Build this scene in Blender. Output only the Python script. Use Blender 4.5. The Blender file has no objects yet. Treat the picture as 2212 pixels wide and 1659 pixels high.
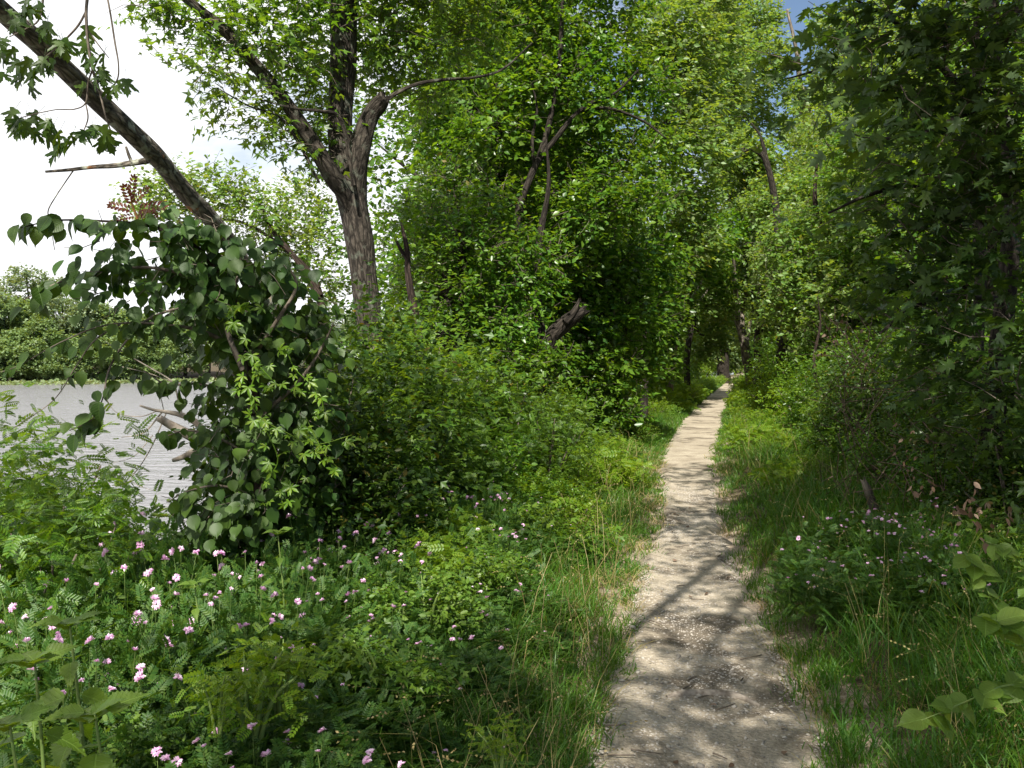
import bpy, math, random
import numpy as np
rng = np.random.default_rng(7)
random.seed(7)
S = bpy.context.scene
C = S.collection
R = math.radians

# ---------------------------------------------------------------- camera, sky, sun, exposure
F = 1836.0                      # focal length in the pixels of a 2212 x 1659 view of the photograph
CX, CY, HZ = 1106.0, 829.5, 780.0
EYE = 1.6
TH = math.atan((CY - HZ) / F)
cam_d = bpy.data.cameras.new('camera')
cam = bpy.data.objects.new('camera', cam_d); C.objects.link(cam)
cam.location = (0, 0, EYE); cam.rotation_euler = (math.pi/2 - TH, 0, 0)
cam_d.sensor_width = 36; cam_d.lens = 36 * F / 2212
cam_d.clip_start = 0.05; cam_d.clip_end = 3000
S.camera = cam

SUN_AZ, SUN_EL = 184.0, 51.0      # compass style: 0 = straight ahead (+Y), 90 = right (+X)
world = bpy.data.worlds.new('World'); S.world = world; world.use_nodes = True
nt = world.node_tree; nt.nodes.clear()
def wn(t, **k):
    n = nt.nodes.new(t)
    for a, v in k.items(): setattr(n, a, v)
    return n
sky = wn('ShaderNodeTexSky', sky_type='NISHITA'); sky.sun_disc = False
sky.sun_elevation = R(SUN_EL); sky.sun_rotation = R(SUN_AZ); sky.air_density = 1.0; sky.dust_density = 0.6
geo = wn('ShaderNodeTexCoord')
mp = wn('ShaderNodeMapping'); mp.inputs['Location'].default_value = (3.1, 0.4, 0.0); mp.inputs['Scale'].default_value = (1.0, 1.0, 2.2)
noi = wn('ShaderNodeTexNoise'); noi.inputs['Scale'].default_value = 2.1; noi.inputs['Detail'].default_value = 7; noi.inputs['Roughness'].default_value = .58
sep = wn('ShaderNodeSeparateXYZ')
m1 = wn('ShaderNodeMath', operation='MULTIPLY_ADD'); m1.inputs[1].default_value = -0.55; 
ramp = wn('ShaderNodeValToRGB'); ramp.color_ramp.elements[0].position = .42; ramp.color_ramp.elements[1].position = .60
mix = wn('ShaderNodeMixRGB'); mix.inputs[2].default_value = (9.6, 9.7, 9.9, 1)
bg = wn('ShaderNodeBackground'); bg.inputs['Strength'].default_value = 0.07
out = wn('ShaderNodeOutputWorld')
L = nt.links.new
L(geo.outputs['Generated'], mp.inputs['Vector']); L(mp.outputs[0], noi.inputs['Vector'])
L(geo.outputs['Generated'], sep.inputs[0]); L(sep.outputs['X'], m1.inputs[0]); L(noi.outputs['Fac'], m1.inputs[2])
L(m1.outputs[0], ramp.inputs[0]); L(ramp.outputs[0], mix.inputs[0]); L(sky.outputs[0], mix.inputs[1])
L(mix.outputs[0], bg.inputs['Color']); L(bg.outputs[0], out.inputs['Surface'])

sd = bpy.data.lights.new('sun', 'SUN'); sd.energy = 5.0; sd.angle = R(0.53); sd.color = (1.0, .945, .86)
sun = bpy.data.objects.new('sun', sd); C.objects.link(sun)
sun.rotation_euler = (R(90 - SUN_EL), 0, R(180 - SUN_AZ)); sun.location = (0, 0, 40)

vs = S.view_settings
vs.view_transform = 'Standard'; vs.look = 'None'; vs.exposure = 1.0; vs.gamma = 1.0; vs.use_curve_mapping = False
cy = S.cycles
cy.max_bounces = 7; cy.diffuse_bounces = 3; cy.glossy_bounces = 2; cy.transmission_bounces = 4; cy.transparent_max_bounces = 4
cy.use_denoising = True; cy.sample_clamp_indirect = 6.0; cy.caustics_reflective = False; cy.caustics_refractive = False
cy.use_adaptive_sampling = True; cy.adaptive_threshold = 0.01

# ---------------------------------------------------------------- helpers: pixels, ground
def W(px, py, Y):
    a, b = (px - CX) / F, (CY - py) / F
    c, s = math.cos(TH), math.sin(TH)
    d = np.array([a, c + b * s, -s + b * c]); return np.array([0, 0, EYE]) + d * (Y / d[1])

_py = np.array([-30, -8, 0, 3.34, 4.08, 4.74, 5.65, 7, 8.4, 10.9, 13.4, 17.3, 24.5, 36.7, 47, 73, 105, 300.])
_px = np.array([-7.6, -2.0, 0.0, .80, .95, 1.07, 1.19, 1.46, 1.80, 2.27, 2.75, 3.72, 5.55, 8.87, 11.8, 19.2, 29.2, 92.])
_dy = np.arange(-30, 300, .5); _dx = np.interp(_dy, _py, _px)
_k = np.hanning(9); _k /= _k.sum()
_dx = np.concatenate([_dx[:4], np.convolve(_dx, _k, 'valid'), _dx[-4:]])
def path_x(y): return np.interp(y, _dy, _dx)
_sl = np.gradient(_dx, _dy); _cs = 1 / np.sqrt(1 + _sl ** 2)
def lat(x, y): return (x - path_x(y)) * np.interp(y, _dy, _cs)
def far_y(x): return np.interp(x, [-400, -140, -72, -56, -20, 20, 60, 400], [40, 75, 113, 126, 165, 240, 330, 900])
def wob(x, y, s=1.0):
    return (np.sin(1.7*s*x + .6*s*y + 1) + np.sin(-.9*s*x + 1.3*s*y + 2.2) + .6*np.sin(3.1*s*x - 2.3*s*y) + .5*np.sin(4.3*s*y + 2.9*s*x + .7)) / 3.1
WATER = -1.5
def ground(x, y):
    x = np.asarray(x, float); y = np.asarray(y, float)
    d = lat(x, y)
    l = np.interp(-d, [0, .35, .75, 1.3, 2.5, 4, 5.5, 6.8, 9, 30, 60], [-.05, -.04, 0, .04, -.1, -.5, -1.1, -1.75, -2.6, -3, -3])
    r = np.interp(d, [0, .35, .75, 1.5, 3, 6, 12, 60], [-.05, -.04, .02, .09, .05, -.25, -.4, -.4])
    h = np.where(d < 0, l, r)
    amp = np.interp(np.abs(d), [.6, 1.5, 4], [.0, .03, .1])
    h = h + amp * wob(x, y, 1.0)
    s = (y - far_y(x)) * .75
    b = np.interp(s, [-8, -1, 2, 6, 30], [-4, -1.7, -1.2, -.6, .4])
    return np.maximum(h, b)
def gz(x, y): return float(ground(x, y))
def on_ground(px, Y):
    """the ground point at depth Y in the direction of column px"""
    x = (px - CX) / F * Y
    return np.array([x, Y, gz(x, Y)])

TRI = [0]
def mesh(name, V, T, uv=None, smooth=False):
    V = np.ascontiguousarray(V, np.float32).reshape(-1, 3); T = np.ascontiguousarray(T, np.int32).reshape(-1, 3)
    me = bpy.data.meshes.new(name)
    me.vertices.add(len(V)); me.vertices.foreach_set('co', V.ravel())
    me.loops.add(T.size); me.loops.foreach_set('vertex_index', T.ravel())
    me.polygons.add(len(T)); me.polygons.foreach_set('loop_start', np.arange(0, T.size, 3, dtype=np.int32))
    if smooth: me.polygons.foreach_set('use_smooth', np.ones(len(T), bool))
    if uv is not None:
        l = me.uv_layers.new(name='UVMap'); l.data.foreach_set('uv', np.ascontiguousarray(uv[T.ravel()], np.float32).ravel())
    me.update(calc_edges=True); TRI[0] += len(T)
    return me
def obj(name, me, mat, parent=None, loc=None, **props):
    o = bpy.data.objects.new(name, me); C.objects.link(o)
    if mat is not None and not me.materials: me.materials.append(mat)
    elif mat is not None and me.materials[0] is not mat: o.material_slots[0].link = 'OBJECT'; o.material_slots[0].material = mat
    if parent is not None: o.parent = parent
    if loc is not None: o.location = loc
    for k, v in props.items(): o[k] = v
    return o
def thing(name, label, cat, loc=(0, 0, 0), group=None, rz=0.0, sc=1.0):
    o = bpy.data.objects.new(name, None); C.objects.link(o)
    o.location = loc; o.rotation_euler = (0, 0, rz); o.scale = (sc,)*3 if np.isscalar(sc) else sc
    o.empty_display_size = .1
    o['label'] = label; o['category'] = cat
    if group: o['group'] = group
    return o
def dup(root, loc, rz, sc=1.0, label=None, group=None, tilt=(0, 0)):
    r = root.copy(); C.objects.link(r); r.location = loc; r.rotation_euler = (tilt[0], tilt[1], rz)
    r.scale = (sc,)*3 if np.isscalar(sc) else sc
    if label: r['label'] = label
    if group: r['group'] = group
    for ch in root.children:
        c = ch.copy(); C.objects.link(c); c.parent = r
        for g_ in ch.children:
            e_ = g_.copy(); C.objects.link(e_); e_.parent = c
    return r

# ---------------------------------------------------------------- materials
def mat(name):
    m = bpy.data.materials.new(name); m.use_nodes = True; t = m.node_tree; t.nodes.clear()
    return m, t, (lambda ty, **k: _n(t, ty, k)), t.links.new
def _n(t, ty, k):
    n = t.nodes.new(ty)
    for a, v in k.items(): setattr(n, a, v)
    return n
def rgb(c): return (c[0], c[1], c[2], 1)
def leaf_mat(name, a, b, c, under=None, trans=.42, tr_col=None, rough=.42, spec=.4, rare=None, veins=False):
    """a, b, c: three leaf colours drawn leaf by leaf; under: colour of the underside; rare: colour of a few yellowed leaves"""
    m, t, N, L = mat(name)
    g = N('ShaderNodeNewGeometry'); oi = N('ShaderNodeObjectInfo')
    ad = N('ShaderNodeMath', operation='ADD'); L(g.outputs['Random Per Island'], ad.inputs[0]); L(oi.outputs['Random'], ad.inputs[1])
    fr = N('ShaderNodeMath', operation='FRACT'); L(ad.outputs[0], fr.inputs[0])
    cr = N('ShaderNodeValToRGB'); e = cr.color_ramp.elements
    e[0].position = 0; e[0].color = rgb(a); e[1].position = 1; e[1].color = rgb(c if rare is None else rare)
    x = e.new(.5); x.color = rgb(b)
    if rare is not None: x = e.new(.96); x.color = rgb(c)
    L(fr.outputs[0], cr.inputs[0])
    tc = N('ShaderNodeTexCoord'); no = N('ShaderNodeTexNoise'); no.inputs['Scale'].default_value = .9; no.inputs['Detail'].default_value = 2
    L(tc.outputs['Object'], no.inputs['Vector'])
    hs = N('ShaderNodeHueSaturation')
    mr = N('ShaderNodeMapRange'); mr.inputs[1].default_value = .3; mr.inputs[2].default_value = .7; mr.inputs[3].default_value = .485; mr.inputs[4].default_value = .512
    L(no.outputs['Fac'], mr.inputs[0]); L(mr.outputs[0], hs.inputs['Hue']); L(cr.outputs[0], hs.inputs['Color'])
    col = hs.outputs[0]
    if under is not None:
        mu = N('ShaderNodeMixRGB'); mu.inputs[2].default_value = rgb(under); L(g.outputs['Backfacing'], mu.inputs[0]); L(col, mu.inputs[1]); col = mu.outputs[0]
    p = N('ShaderNodeBsdfPrincipled'); p.inputs['Roughness'].default_value = rough; p.inputs['Specular IOR Level'].default_value = spec
    if veins:      # midrib and side veins in the leaf's own frame (length 1 along y)
        sx = N('ShaderNodeSeparateXYZ'); L(tc.outputs['Object'], sx.inputs[0])
        ab = N('ShaderNodeMath', operation='ABSOLUTE'); L(sx.outputs['X'], ab.inputs[0])
        rib = N('ShaderNodeMapRange'); rib.inputs[1].default_value = .008; rib.inputs[2].default_value = .022; rib.inputs[3].default_value = 1; rib.inputs[4].default_value = 0; L(ab.outputs[0], rib.inputs[0])
        k1 = N('ShaderNodeMath', operation='MULTIPLY_ADD'); k1.inputs[1].default_value = -.75; L(ab.outputs[0], k1.inputs[0]); L(sx.outputs['Y'], k1.inputs[2])
        pp = N('ShaderNodeMath', operation='PINGPONG'); pp.inputs[1].default_value = .07; L(k1.outputs[0], pp.inputs[0])
        sv_ = N('ShaderNodeMapRange'); sv_.inputs[1].default_value = .0; sv_.inputs[2].default_value = .014; sv_.inputs[3].default_value = .8; sv_.inputs[4].default_value = 0; L(pp.outputs[0], sv_.inputs[0])
        vm = N('ShaderNodeMath', operation='MAXIMUM'); L(rib.outputs[0], vm.inputs[0]); L(sv_.outputs[0], vm.inputs[1])
        bl = N('ShaderNodeTexNoise'); bl.inputs['Scale'].default_value = 5; bl.inputs['Detail'].default_value = 5; L(tc.outputs['Object'], bl.inputs['Vector'])
        bm_ = N('ShaderNodeMixRGB', blend_type='MULTIPLY'); bm_.inputs[0].default_value = .25; L(col, bm_.inputs[1]); L(bl.outputs['Fac'], bm_.inputs[2])
        vc = N('ShaderNodeMixRGB'); vc.inputs[2].default_value = rgb([q*1.7 + .02 for q in c]); fm_ = N('ShaderNodeMath', operation='MULTIPLY'); fm_.inputs[1].default_value = .55; L(vm.outputs[0], fm_.inputs[0]); L(fm_.outputs[0], vc.inputs[0]); L(bm_.outputs[0], vc.inputs[1]); col = vc.outputs[0]
        bp = N('ShaderNodeBump'); bp.invert = True; bp.inputs['Strength'].default_value = .6; bp.inputs['Distance'].default_value = .004; L(vm.outputs[0], bp.inputs['Height']); L(bp.outputs[0], p.inputs['Normal'])
    L(col, p.inputs['Base Color'])
    tm = N('ShaderNodeMixRGB', blend_type='MULTIPLY'); tm.inputs[0].default_value = 1; tm.inputs[2].default_value = rgb(tr_col or (2.3, 1.9, .55))
    L(hs.outputs[0], tm.inputs[1])
    tr = N('ShaderNodeBsdfTranslucent'); L(tm.outputs[0], tr.inputs['Color'])
    mx = N('ShaderNodeMixShader'); mx.inputs[0].default_value = trans; L(p.outputs[0], mx.inputs[1]); L(tr.outputs[0], mx.inputs[2])
    o = N('ShaderNodeOutputMaterial'); L(mx.outputs[0], o.inputs['Surface'])
    return m
def bark_mat(name, dark, light, moss=None, sx=16, sy=4.0, bump=.9, patch=None):
    m, t, N, L = mat(name)
    uv = N('ShaderNodeUVMap'); mpn = N('ShaderNodeMapping'); mpn.inputs['Scale'].default_value = (sx, sy, 1); L(uv.outputs[0], mpn.inputs['Vector'])
    v = N('ShaderNodeTexVoronoi', feature='DISTANCE_TO_EDGE'); v.inputs['Scale'].default_value = 1.0
    n1 = N('ShaderNodeTexNoise'); n1.inputs['Scale'].default_value = 1.3; n1.inputs['Detail'].default_value = 8; n1.inputs['Roughness'].default_value = .7; n1.inputs['Distortion'].default_value = .6
    L(mpn.outputs[0], n1.inputs['Vector'])
    ds = N('ShaderNodeMixRGB'); ds.inputs[0].default_value = .25; L(mpn.outputs[0], ds.inputs[1]); L(n1.outputs['Color'], ds.inputs[2]); L(ds.outputs[0], v.inputs['Vector'])
    cr = N('ShaderNodeValToRGB'); cr.color_ramp.elements[0].position = .32; cr.color_ramp.elements[0].color = rgb(dark); cr.color_ramp.elements[1].position = .72; cr.color_ramp.elements[1].color = rgb(light)
    L(n1.outputs['Fac'], cr.inputs[0]); col = cr.outputs[0]
    fu = N('ShaderNodeMapRange'); fu.inputs[1].default_value = .02; fu.inputs[2].default_value = .22; fu.inputs[3].default_value = .35; fu.inputs[4].default_value = 1.0; L(v.outputs['Distance'], fu.inputs[0])
    fm = N('ShaderNodeMixRGB', blend_type='MULTIPLY'); fm.inputs[0].default_value = 1; L(col, fm.inputs[1]); L(fu.outputs[0], fm.inputs[2]); col = fm.outputs[0]
    tc = N('ShaderNodeTexCoord')
    if moss is not None:
        n2 = N('ShaderNodeTexNoise'); n2.inputs['Scale'].default_value = 9; n2.inputs['Detail'].default_value = 6; L(tc.outputs['Object'], n2.inputs['Vector'])
        c2 = N('ShaderNodeValToRGB'); c2.color_ramp.elements[0].position = .56; c2.color_ramp.elements[1].position = .64; L(n2.outputs['Fac'], c2.inputs[0])
        mm = N('ShaderNodeMixRGB'); mm.inputs[2].default_value = rgb(moss); L(c2.outputs[0], mm.inputs[0]); L(col, mm.inputs[1]); col = mm.outputs[0]
    if patch is not None:
        n3 = N('ShaderNodeTexNoise'); n3.inputs['Scale'].default_value = 3.2; n3.inputs['Detail'].default_value = 4; L(tc.outputs['Object'], n3.inputs['Vector'])
        c3 = N('ShaderNodeValToRGB'); c3.color_ramp.elements[0].position = .66; c3.color_ramp.elements[1].position = .69; L(n3.outputs['Fac'], c3.inputs[0])
        mm = N('ShaderNodeMixRGB'); mm.inputs[2].default_value = rgb(patch); L(c3.outputs[0], mm.inputs[0]); L(col, mm.inputs[1]); col = mm.outputs[0]
    ml = N('ShaderNodeMath', operation='MULTIPLY_ADD'); ml.inputs[1].default_value = .7; L(n1.outputs['Fac'], ml.inputs[0]); 
    vr = N('ShaderNodeMath', operation='MINIMUM'); vr.inputs[1].default_value = .3; L(v.outputs['Distance'], vr.inputs[0]); L(vr.outputs[0], ml.inputs[2])
    b = N('ShaderNodeBump'); b.inputs['Strength'].default_value = bump; b.inputs['Distance'].default_value = .035; L(ml.outputs[0], b.inputs['Height'])
    p = N('ShaderNodeBsdfPrincipled'); p.inputs['Roughness'].default_value = .9; p.inputs['Specular IOR Level'].default_value = .15
    L(col, p.inputs['Base Color']); L(b.outputs[0], p.inputs['Normal'])
    o = N('ShaderNodeOutputMaterial'); L(p.outputs[0], o.inputs['Surface'])
    return m
def plain_mat(name, a, b, scale=20, rough=.8, bump=0, island=False):
    m, t, N, L = mat(name)
    cr = N('ShaderNodeValToRGB'); cr.color_ramp.elements[0].color = rgb(a); cr.color_ramp.elements[1].color = rgb(b)
    p = N('ShaderNodeBsdfPrincipled'); p.inputs['Roughness'].default_value = rough; p.inputs['Specular IOR Level'].default_value = .25
    if island:
        g = N('ShaderNodeNewGeometry'); oi = N('ShaderNodeObjectInfo'); ad = N('ShaderNodeMath', operation='ADD'); fr = N('ShaderNodeMath', operation='FRACT')
        L(g.outputs['Random Per Island'], ad.inputs[0]); L(oi.outputs['Random'], ad.inputs[1]); L(ad.outputs[0], fr.inputs[0]); L(fr.outputs[0], cr.inputs[0])
    else:
        cr.color_ramp.elements[0].position = .35; cr.color_ramp.elements[1].position = .65
        tc = N('ShaderNodeTexCoord'); n = N('ShaderNodeTexNoise'); n.inputs['Scale'].default_value = scale; n.inputs['Detail'].default_value = 6
        L(tc.outputs['Object'], n.inputs['Vector']); L(n.outputs['Fac'], cr.inputs[0])
        if bump:
            b_ = N('ShaderNodeBump'); b_.inputs['Strength'].default_value = bump; b_.inputs['Distance'].default_value = .01; L(n.outputs['Fac'], b_.inputs['Height']); L(b_.outputs[0], p.inputs['Normal'])
    L(cr.outputs[0], p.inputs['Base Color'])
    o = N('ShaderNodeOutputMaterial'); L(p.outputs[0], o.inputs['Surface'])
    return m

M = {}
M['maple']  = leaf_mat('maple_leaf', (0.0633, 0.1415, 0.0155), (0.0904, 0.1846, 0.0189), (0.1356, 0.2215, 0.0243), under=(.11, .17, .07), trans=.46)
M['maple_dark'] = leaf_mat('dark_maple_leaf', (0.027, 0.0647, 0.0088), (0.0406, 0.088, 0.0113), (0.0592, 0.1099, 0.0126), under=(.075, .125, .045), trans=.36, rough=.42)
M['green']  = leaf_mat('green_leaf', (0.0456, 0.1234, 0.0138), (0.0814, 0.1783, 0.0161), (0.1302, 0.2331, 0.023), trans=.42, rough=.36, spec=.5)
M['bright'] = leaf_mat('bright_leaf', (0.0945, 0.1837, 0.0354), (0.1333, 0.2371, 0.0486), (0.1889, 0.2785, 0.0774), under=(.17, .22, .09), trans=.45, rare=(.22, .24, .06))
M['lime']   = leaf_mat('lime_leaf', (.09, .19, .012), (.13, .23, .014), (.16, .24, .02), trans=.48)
M['vine']   = leaf_mat('vine_leaf', (0.0217, 0.0605, 0.0075), (0.0363, 0.0833, 0.0096), (0.0544, 0.1075, 0.0109), trans=.3, rough=.5, spec=.35)
M['vine_big'] = leaf_mat('large_vine_leaf', (0.0217, 0.0605, 0.0075), (0.0363, 0.0833, 0.0096), (0.0544, 0.1075, 0.0109), trans=.3, rough=.5, spec=.35, veins=True)
M['creeper'] = leaf_mat('creeper_leaf', (0.0732, 0.1664, 0.0085), (0.1037, 0.208, 0.0119), (0.1464, 0.2288, 0.017), trans=.4, rough=.4)
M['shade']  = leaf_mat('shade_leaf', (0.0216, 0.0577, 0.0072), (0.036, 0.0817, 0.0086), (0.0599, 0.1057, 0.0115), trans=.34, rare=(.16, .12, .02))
M['vetch']  = leaf_mat('vetch_leaf', (0.0345, 0.0972, 0.0145), (0.0493, 0.1215, 0.0185), (0.0802, 0.1458, 0.0185), trans=.36, rough=.5)
M['weed']   = leaf_mat('weed_leaf', (0.0793, 0.1664, 0.017), (0.1037, 0.1976, 0.0221), (0.1342, 0.2184, 0.0298), trans=.42, rough=.5)
M['weed_big'] = leaf_mat('large_weed_leaf', (0.0793, 0.1664, 0.017), (0.1037, 0.1976, 0.0221), (0.1342, 0.2184, 0.0298), trans=.42, rough=.5, veins=True)
M['red']    = leaf_mat('red_leaf', (.13, .035, .022), (.17, .055, .03), (.12, .07, .025), trans=.4, tr_col=(1.6, 1.3, .8))
M['far']    = leaf_mat('far_leaf', (.12, .19, .075), (.15, .23, .085), (.19, .27, .09), trans=.35)  # greens desaturated: distance haze is put into the leaf colour
M['far_b']  = leaf_mat('far_grey_leaf', (.13, .19, .105), (.155, .22, .12), (.19, .25, .12), trans=.3)  # greyed likewise, haze painted into the colour
M['pad']    = leaf_mat('pad_leaf', (0.119, 0.1872, 0.07), (0.1615, 0.2232, 0.084), (0.221, 0.2592, 0.154), trans=.25)
M['grass']  = leaf_mat('grass_blade', (0.0406, 0.1223, 0.0119), (0.0637, 0.1572, 0.0153), (0.0985, 0.1864, 0.0204), trans=.4, rough=.45, rare=(.24, .22, .07))
M['dry']    = leaf_mat('dry_grass', (.28, .22, .08), (.33, .27, .12), (.22, .20, .06), trans=.3, rough=.6, tr_col=(1.2, 1.1, .8))
M['deadleaf'] = leaf_mat('dead_leaf', (.09, .055, .03), (.15, .095, .055), (.26, .19, .13), trans=.2, rough=.7, tr_col=(1.2, 1, .7))
M['pink']   = leaf_mat('vetch_flower', (.66, .34, .58), (.84, .58, .76), (.92, .84, .88), trans=.35, rough=.6, tr_col=(1.1, .9, 1.05))
M['bark']   = bark_mat('maple_bark', (.022, .018, .015), (.135, .115, .09), moss=(.10, .105, .08), sx=30, sy=7, bump=1.0)
M['bark_lean'] = bark_mat('leaning_bark', (.07, .058, .045), (.34, .30, .24), moss=(.32, .33, .26), patch=(.30, .14, .06), sx=34, sy=10)
M['bark_dark'] = bark_mat('dark_bark', (.018, .015, .012), (.085, .07, .056), sx=26, sy=6)
M['bark_pale'] = bark_mat('pale_bark', (.14, .115, .09), (.36, .31, .25), sx=12, sy=3)
M['bark_snag'] = bark_mat('snag_bark', (.025, .018, .014), (.105, .075, .058), sx=28, sy=5)
M['dead']   = plain_mat('dead_wood', (.16, .13, .10), (.38, .33, .27), 25, .85, .4)
M['twig']   = plain_mat('twig_bark', (.07, .055, .04), (.17, .14, .11), 30, .85)
M['brown_twig'] = plain_mat('brown_twig_bark', (.07, .045, .03), (.17, .12, .085), 30, .85)
M['stem']   = plain_mat('green_stem', (.10, .17, .04), (.17, .22, .06), 30, .6)
M['red_stem'] = plain_mat('red_stem', (.22, .09, .03), (.34, .15, .05), 30, .6)
M['stone']  = plain_mat('limestone', (.20, .18, .15), (.46, .42, .36), 60, .9, .3, island=True)

# ---------------------------------------------------------------- tubes (trunks, limbs, twigs)
def cat(points, n):
    """Catmull-Rom through rows of points, n samples per span"""
    P = np.asarray(points, float)
    if len(P) < 3:
        t = np.linspace(0, 1, n + 1)[:, None]; return P[0] + (P[-1] - P[0]) * t
    Q = np.vstack([2*P[0] - P[1], P, 2*P[-1] - P[-2]]); outp = []
    for i in range(1, len(Q) - 2):
        t = np.linspace(0, 1, n, endpoint=False)[:, None]
        a, b, c, d = Q[i-1], Q[i], Q[i+1], Q[i+2]
        outp.append(.5*((2*b) + (c-a)*t + (2*a-5*b+4*c-d)*t*t + (3*b-a-3*c+d)*t**3))
    outp.append(P[-1:]); return np.vstack(outp)
def tube(points, sides=12, n=6, rough=.05, cap=True, jag=0.0):
    """points rows: x, y, z, radius -> V, T, UV (u = metres round, v = metres along)"""
    P = cat(points, n); X, r = P[:, :3], np.maximum(P[:, 3], .0012)
    tan = np.gradient(X, axis=0); tan /= np.linalg.norm(tan, axis=1)[:, None] + 1e-9
    up = np.array([.31, .87, .2]); 
    if abs(tan[0] @ up) > .9: up = np.array([1., 0, 0])
    fr = []; u = np.cross(tan[0], up); u /= np.linalg.norm(u)
    for t in tan:
        u = u - t * (u @ t); u /= np.linalg.norm(u) + 1e-9; fr.append((u, np.cross(t, u)))
    U = np.array([f[0] for f in fr]); Vv = np.array([f[1] for f in fr])
    th = np.linspace(0, 2*np.pi, sides + 1)
    ln = np.concatenate([[0], np.cumsum(np.linalg.norm(np.diff(X, axis=0), axis=1))])
    ph = rng.uniform(0, 6.28, 8)
    A, B = np.meshgrid(th, ln)
    mod = 1 + rough*(np.sin(2*A+ph[0]+1.7*B)*.9 + np.sin(3*A+ph[1]-2.6*B)*.7 + np.sin(5*A+ph[2]+4.1*B)*.5 + np.sin(A+ph[3]+5.3*B)*.6 + .4*np.sin(ph[4]+9*B))
    rr = r[:, None] * mod
    V = X[:, None, :] + rr[..., None]*(np.cos(A)[..., None]*U[:, None, :] + np.sin(A)[..., None]*Vv[:, None, :])
    if jag: 
        V[-1, :-1] += tan[-1] * rng.uniform(-jag, jag, (sides, 1)); V[-1, -1] = V[-1, 0]
    k = sides + 1; m_ = len(X)
    i = np.arange(m_ - 1)[:, None]*k + np.arange(sides)[None, :]
    T = np.concatenate([np.stack([i, i+1, i+k+1], -1).reshape(-1, 3), np.stack([i, i+k+1, i+k], -1).reshape(-1, 3)])
    rm = float(np.mean(r)); uv = np.stack([A*rm, B], -1).reshape(-1, 2); V = V.reshape(-1, 3)
    if cap:
        c = len(V); V = np.vstack([V, X[-1] + tan[-1]*r[-1]*.2]); uv = np.vstack([uv, [0, ln[-1]]])
        b = (m_ - 1)*k + np.arange(sides); T = np.vstack([T, np.stack([b, b+1, np.full(sides, c)], -1)])
    return V, T, uv
def join(parts):
    Vs, Ts, Us, o = [], [], [], 0
    for p in parts:
        Vs.append(p[0]); Ts.append(p[1] + o); o += len(p[0])
        Us.append(p[2] if len(p) > 2 else np.zeros((len(p[0]), 2)))
    return np.vstack(Vs), np.vstack(Ts), np.vstack(Us)
def px_line(pts, Y0=None, Y1=None, wf=1.0):
    """pixel polyline (px, py, width px) with depth going Y0 -> Y1 : rows x, y, z, radius"""
    Y1 = Y0 if Y1 is None else Y1; o = []
    for i, p in enumerate(pts):
        Y = p[3] if len(p) > 3 else Y0 + (Y1 - Y0) * i / max(1, len(pts) - 1)
        o.append([*W(p[0], p[1], Y), .5 * wf * p[2] / F * Y])
    return np.array(o)
def twig_sticks(A, B, r0=.006, r1=.002, bend=.12):
    """many thin three-sided sticks from A to B with one bend"""
    n = len(A); d = B - A; ln = np.linalg.norm(d, axis=1)[:, None] + 1e-6
    mid = (A + B)/2 + rng.normal(0, 1, (n, 3)) * ln * bend
    t = d/ln; u = np.cross(t, rng.normal(0, 1, (n, 3))); u /= np.linalg.norm(u, axis=1)[:, None] + 1e-9; v = np.cross(t, u)
    rings = []
    for P, r in ((A, r0), (mid, (r0+r1)/2), (B, r1)):
        for a in (0, 2.094, 4.189): rings.append(P + r*(math.cos(a)*u + math.sin(a)*v))
    V = np.stack(rings, 1).reshape(-1, 3)
    f = []
    for s in (0, 3):
        for a in range(3):
            b = (a+1) % 3; f += [[s+a, s+b, s+3+b], [s+a, s+3+b, s+3+a]]
    T = (np.array(f)[None] + (np.arange(n)*9)[:, None, None]).reshape(-1, 3)
    return V, T

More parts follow.
